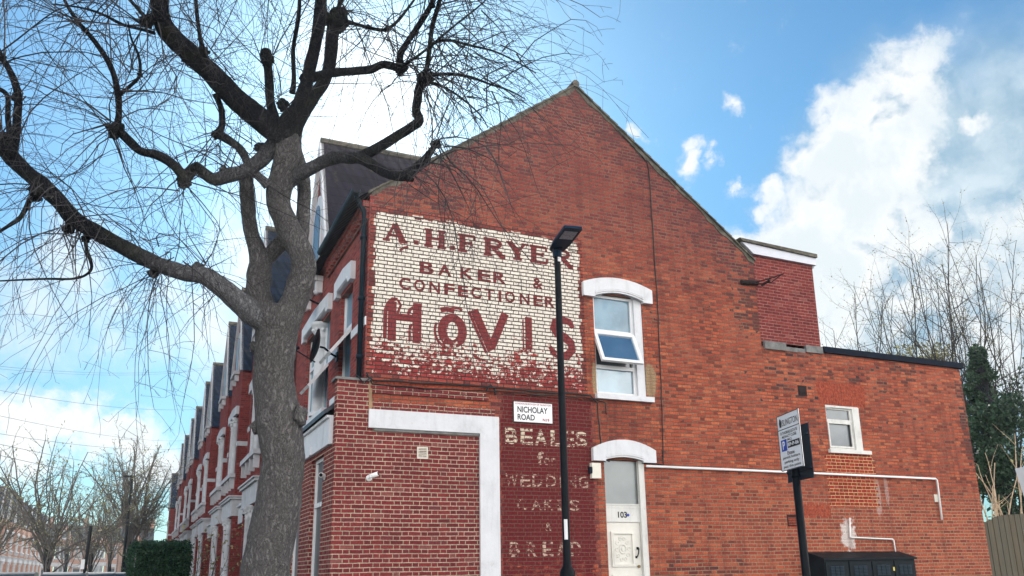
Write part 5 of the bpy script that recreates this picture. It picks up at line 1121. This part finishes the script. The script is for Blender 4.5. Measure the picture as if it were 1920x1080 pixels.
# ---- front garden hedge and shrub
t0 = thing('hedge', 'clipped dark green box-shaped hedge at the front garden edge', 'hedge', (.65, 9.6, 0)); r = random.Random(17)
hx0, hx1, hy0, hy1, hz = -.02, 1.36, 9.2, 11.6, 2.38
q = MB(); q.box(hx0 + .1, hx1 - .1, hy0 + .1, hy1 - .1, -.1, hz - .1); q.build('hedge_core', M['hedgecore'], t0)
q = MB()
for i in range(15000):
    f = r.random(); x = r.uniform(hx0, hx1); y = r.uniform(hy0, hy1); z = r.uniform(.3, hz); o = r.uniform(-.11, .06) * (1 if r.random() < .85 else 2)
    if f < .45: y = hy0 + o
    elif f < .65: x = hx0 + o
    elif f < .8: x = hx1 + o
    else: z = hz + o
    cr = .10   # soft corners
    if (x < hx0 + cr or x > hx1 - cr) and z > hz - cr and r.random() < .6: continue
    leafquad(q, r, Vector((x, y, z)), .035)
q.build('hedge_leaves', M['hedge'], t0)
grown_tree('garden_shrub', 'loose leafy garden shrub between the hedge and the terrace', (2.0, 12.2, 0), 3.1, random.Random(12), 9, .9, .05, 'twigfar', .55, .05, None, .25, (0, 0), 1., .2, 'bud', .14)
# ---- street trees on the far left
gs = 'bare street trees further down the street'
for i, (px, D, topy, nl, sp, rad, lab) in enumerate(((86, 34, 815, 20, 1.25, .17, 'wide spreading bare street tree with dark trunk at the lower left'), (166, 48, 875, 16, .9, .16, 'budding street tree behind the dark sign pole'), (202, 56, 870, 15, .55, .16, 'narrow budding street tree between the sign pole and the tall upright tree'),
                                       (238, 46, 815, 22, .50, .22, 'tall upright bare street tree beside the clipped hedge'), (120, 66, 900, 12, .8, .18, 'forked bare street tree further off between two nearer trunks'), (-30, 40, 850, 16, 1.1, .2, 'bare street tree reaching in from the left edge'), (262, 70, 850, 20, .6, .15, 'far bare street tree just above the hedge'))):
    b_ = at(px, 1078, D); h = at(px, topy, D).z
    grown_tree('bare_street_tree', lab, (b_.x, b_.y, -.1), h * 1.05, random.Random(40 + i), nl, sp, rad, 'twigstreet', .95, .042, gs, .36, (0, 0), 1., .07, 'bud', .15, 'limb', .9)
# ---- distant lamp and pole
b_ = at(229, 1078, 42); zt = at(229, 890, 42).z; t0 = thing('far_street_lamp', 'distant street lamp with a short arm above the far trees', 'street lamp', (b_.x, b_.y, 0))
q = MB(); q.tube([(b_.x, b_.y, 0), (b_.x, b_.y, zt)], [.09, .05], 8); q.build('pole', M['blackmetal'], t0)
q = MB(); q.box(b_.x - .42, b_.x + .14, b_.y - .12, b_.y + .12, zt, zt + .09); q.build('lamp_head', M['blackmetal'], t0)
b_ = at(155, 1078, 30); zt = at(160, 985, 30).z; t0 = thing('sign_pole', 'dark pole with a small white notice among the far street trees', 'pole', (b_.x, b_.y, 0))
q = MB(); q.tube([(b_.x, b_.y, 0), (b_.x + .09, b_.y, zt)], .06, 8); q.build('pole', M['blackmetal'], t0)
n_ = at(155, 1058, 29.9); q = MB(); q.box(n_.x - .06, n_.x + .06, n_.y - .03, n_.y - .02, n_.z - .17, n_.z + .17); q.build('notice', M['signwhite'], t0)
# ---- parked cars
def parked_car(loc, col, label, roof=1.72):
    t = thing('parked_car', label, 'car', (0, 0, 0), 'cars parked along the far kerb'); P_ = carpaint('car paint', col); X = lambda x, y, z: (x, y, z); w = .88
    side = [(-2.1, .35), (-2.15, .7), (-2.0, .95), (-1.2, 1.05), (1.6, 1.08), (2.05, .95), (2.1, .4)]
    cab = [(-1.25, 1.04), (-.55, roof - .06), (-.2, roof), (1.0, roof), (1.55, roof - .12), (1.85, 1.06)]
    def ext(pts, hw, hw2=None):
        q = MB(); n = len(pts); hw2 = hw2 or hw; vs = []
        for s in (-1, 1): vs += [(s * (hw if z < 1.1 else hw2), y, z) for y, z in pts]
        q.raw(vs, [list(range(n)), list(range(2 * n - 1, n - 1, -1))] + [[i, (i + 1) % n, n + (i + 1) % n, n + i] for i in range(n)]); return q
    ext(side, w).build('body', P_, t, fix=True); ext(cab, w - .04, w - .18).build('cabin', M['glassdark'], t, fix=True)
    q = MB(); q.box(-w + .19, w - .19, -.3, 1.1, roof - .02, roof + .025); q.build('roof', P_, t)
    for sx in (-1, 1):
        for y in (-1.3, 1.3): q = MB(); q.tube([(sx * (w - .2), y, .33), (sx * (w + .01), y, .33)], .33, 16); wh = q.build('wheel', M['blackpl'], t); q = MB(); q.tube([(sx * (w + .011), y, .33), (sx * (w + .02), y, .33)], .2, 12); q.build('rim', M['signback'], wh)
    for sx in (-1, 1): q = MB(); q.box(sx * .62 - .16, sx * .62 + .16, -2.16, -2.08, .68, .85); q.build('headlight', M['camwhite'], t)
    t.location = loc; return t
for (px, D, col, lab) in ((122, 30, (.45, .47, .5), 'silver car roof just showing at the bottom left between tree trunks'), (182, 36, (.7, .7, .7), 'white car roof showing behind the dark sign pole'), (228, 38, (.65, .67, .7), 'pale car roof showing just left of the hedge'), (30, 34, (.25, .26, .28), 'grey car roof low at the left edge')):
    p = at(px, 1078, D); parked_car((p.x, p.y, at(px, 1074, D).z - 1.72), col, lab)
# ---- telephone wires
for i, (x0, y0, x1, y1) in enumerate(((-80, 683, 405, 690), (-80, 678, 405, 687), (-80, 716, 396, 766), (-80, 762, 352, 826), (-80, 800, 350, 840), (-80, 815, 335, 880), (-80, 835, 330, 905))):
    p1 = at_x(x1, y1, 3.0); p0 = at(x0, y0, 24); q = MB(); n = 14
    q.tube([p0 + (p1 - p0) * (k / n) - Vector((0, 0, .35 * 4 * (k / n) * (1 - k / n))) for k in range(n + 1)], .005 + .0025 * i / 3, 4)
    tag(q.build('telephone_wire', M['wire']), f'thin telephone wire crossing the sky on the left, {ordn[i]} from the top', 'wire', 'telephone wires')

# ------------------------------------------------------------------ haze in the air
q = MB(); q.box(-120, 120, -40, 300, -1.13, 22); hz_ = q.build('haze', None or M['ink']); hz_['kind'] = 'stuff'
hm = bpy.data.materials.new('haze'); hm.use_nodes = True; hm.node_tree.nodes.clear(); hn = NB(hm.node_tree)
pv = hn.node('ShaderNodeVolumePrincipled'); pv.inputs['Color'].default_value = (.86, .94, 1., 1); pv.inputs['Density'].default_value = .0006; pv.inputs['Anisotropy'].default_value = .55
hn.l.new(pv.outputs[0], hn.node('ShaderNodeOutputMaterial').inputs['Volume']); hz_.data.materials[0] = hm
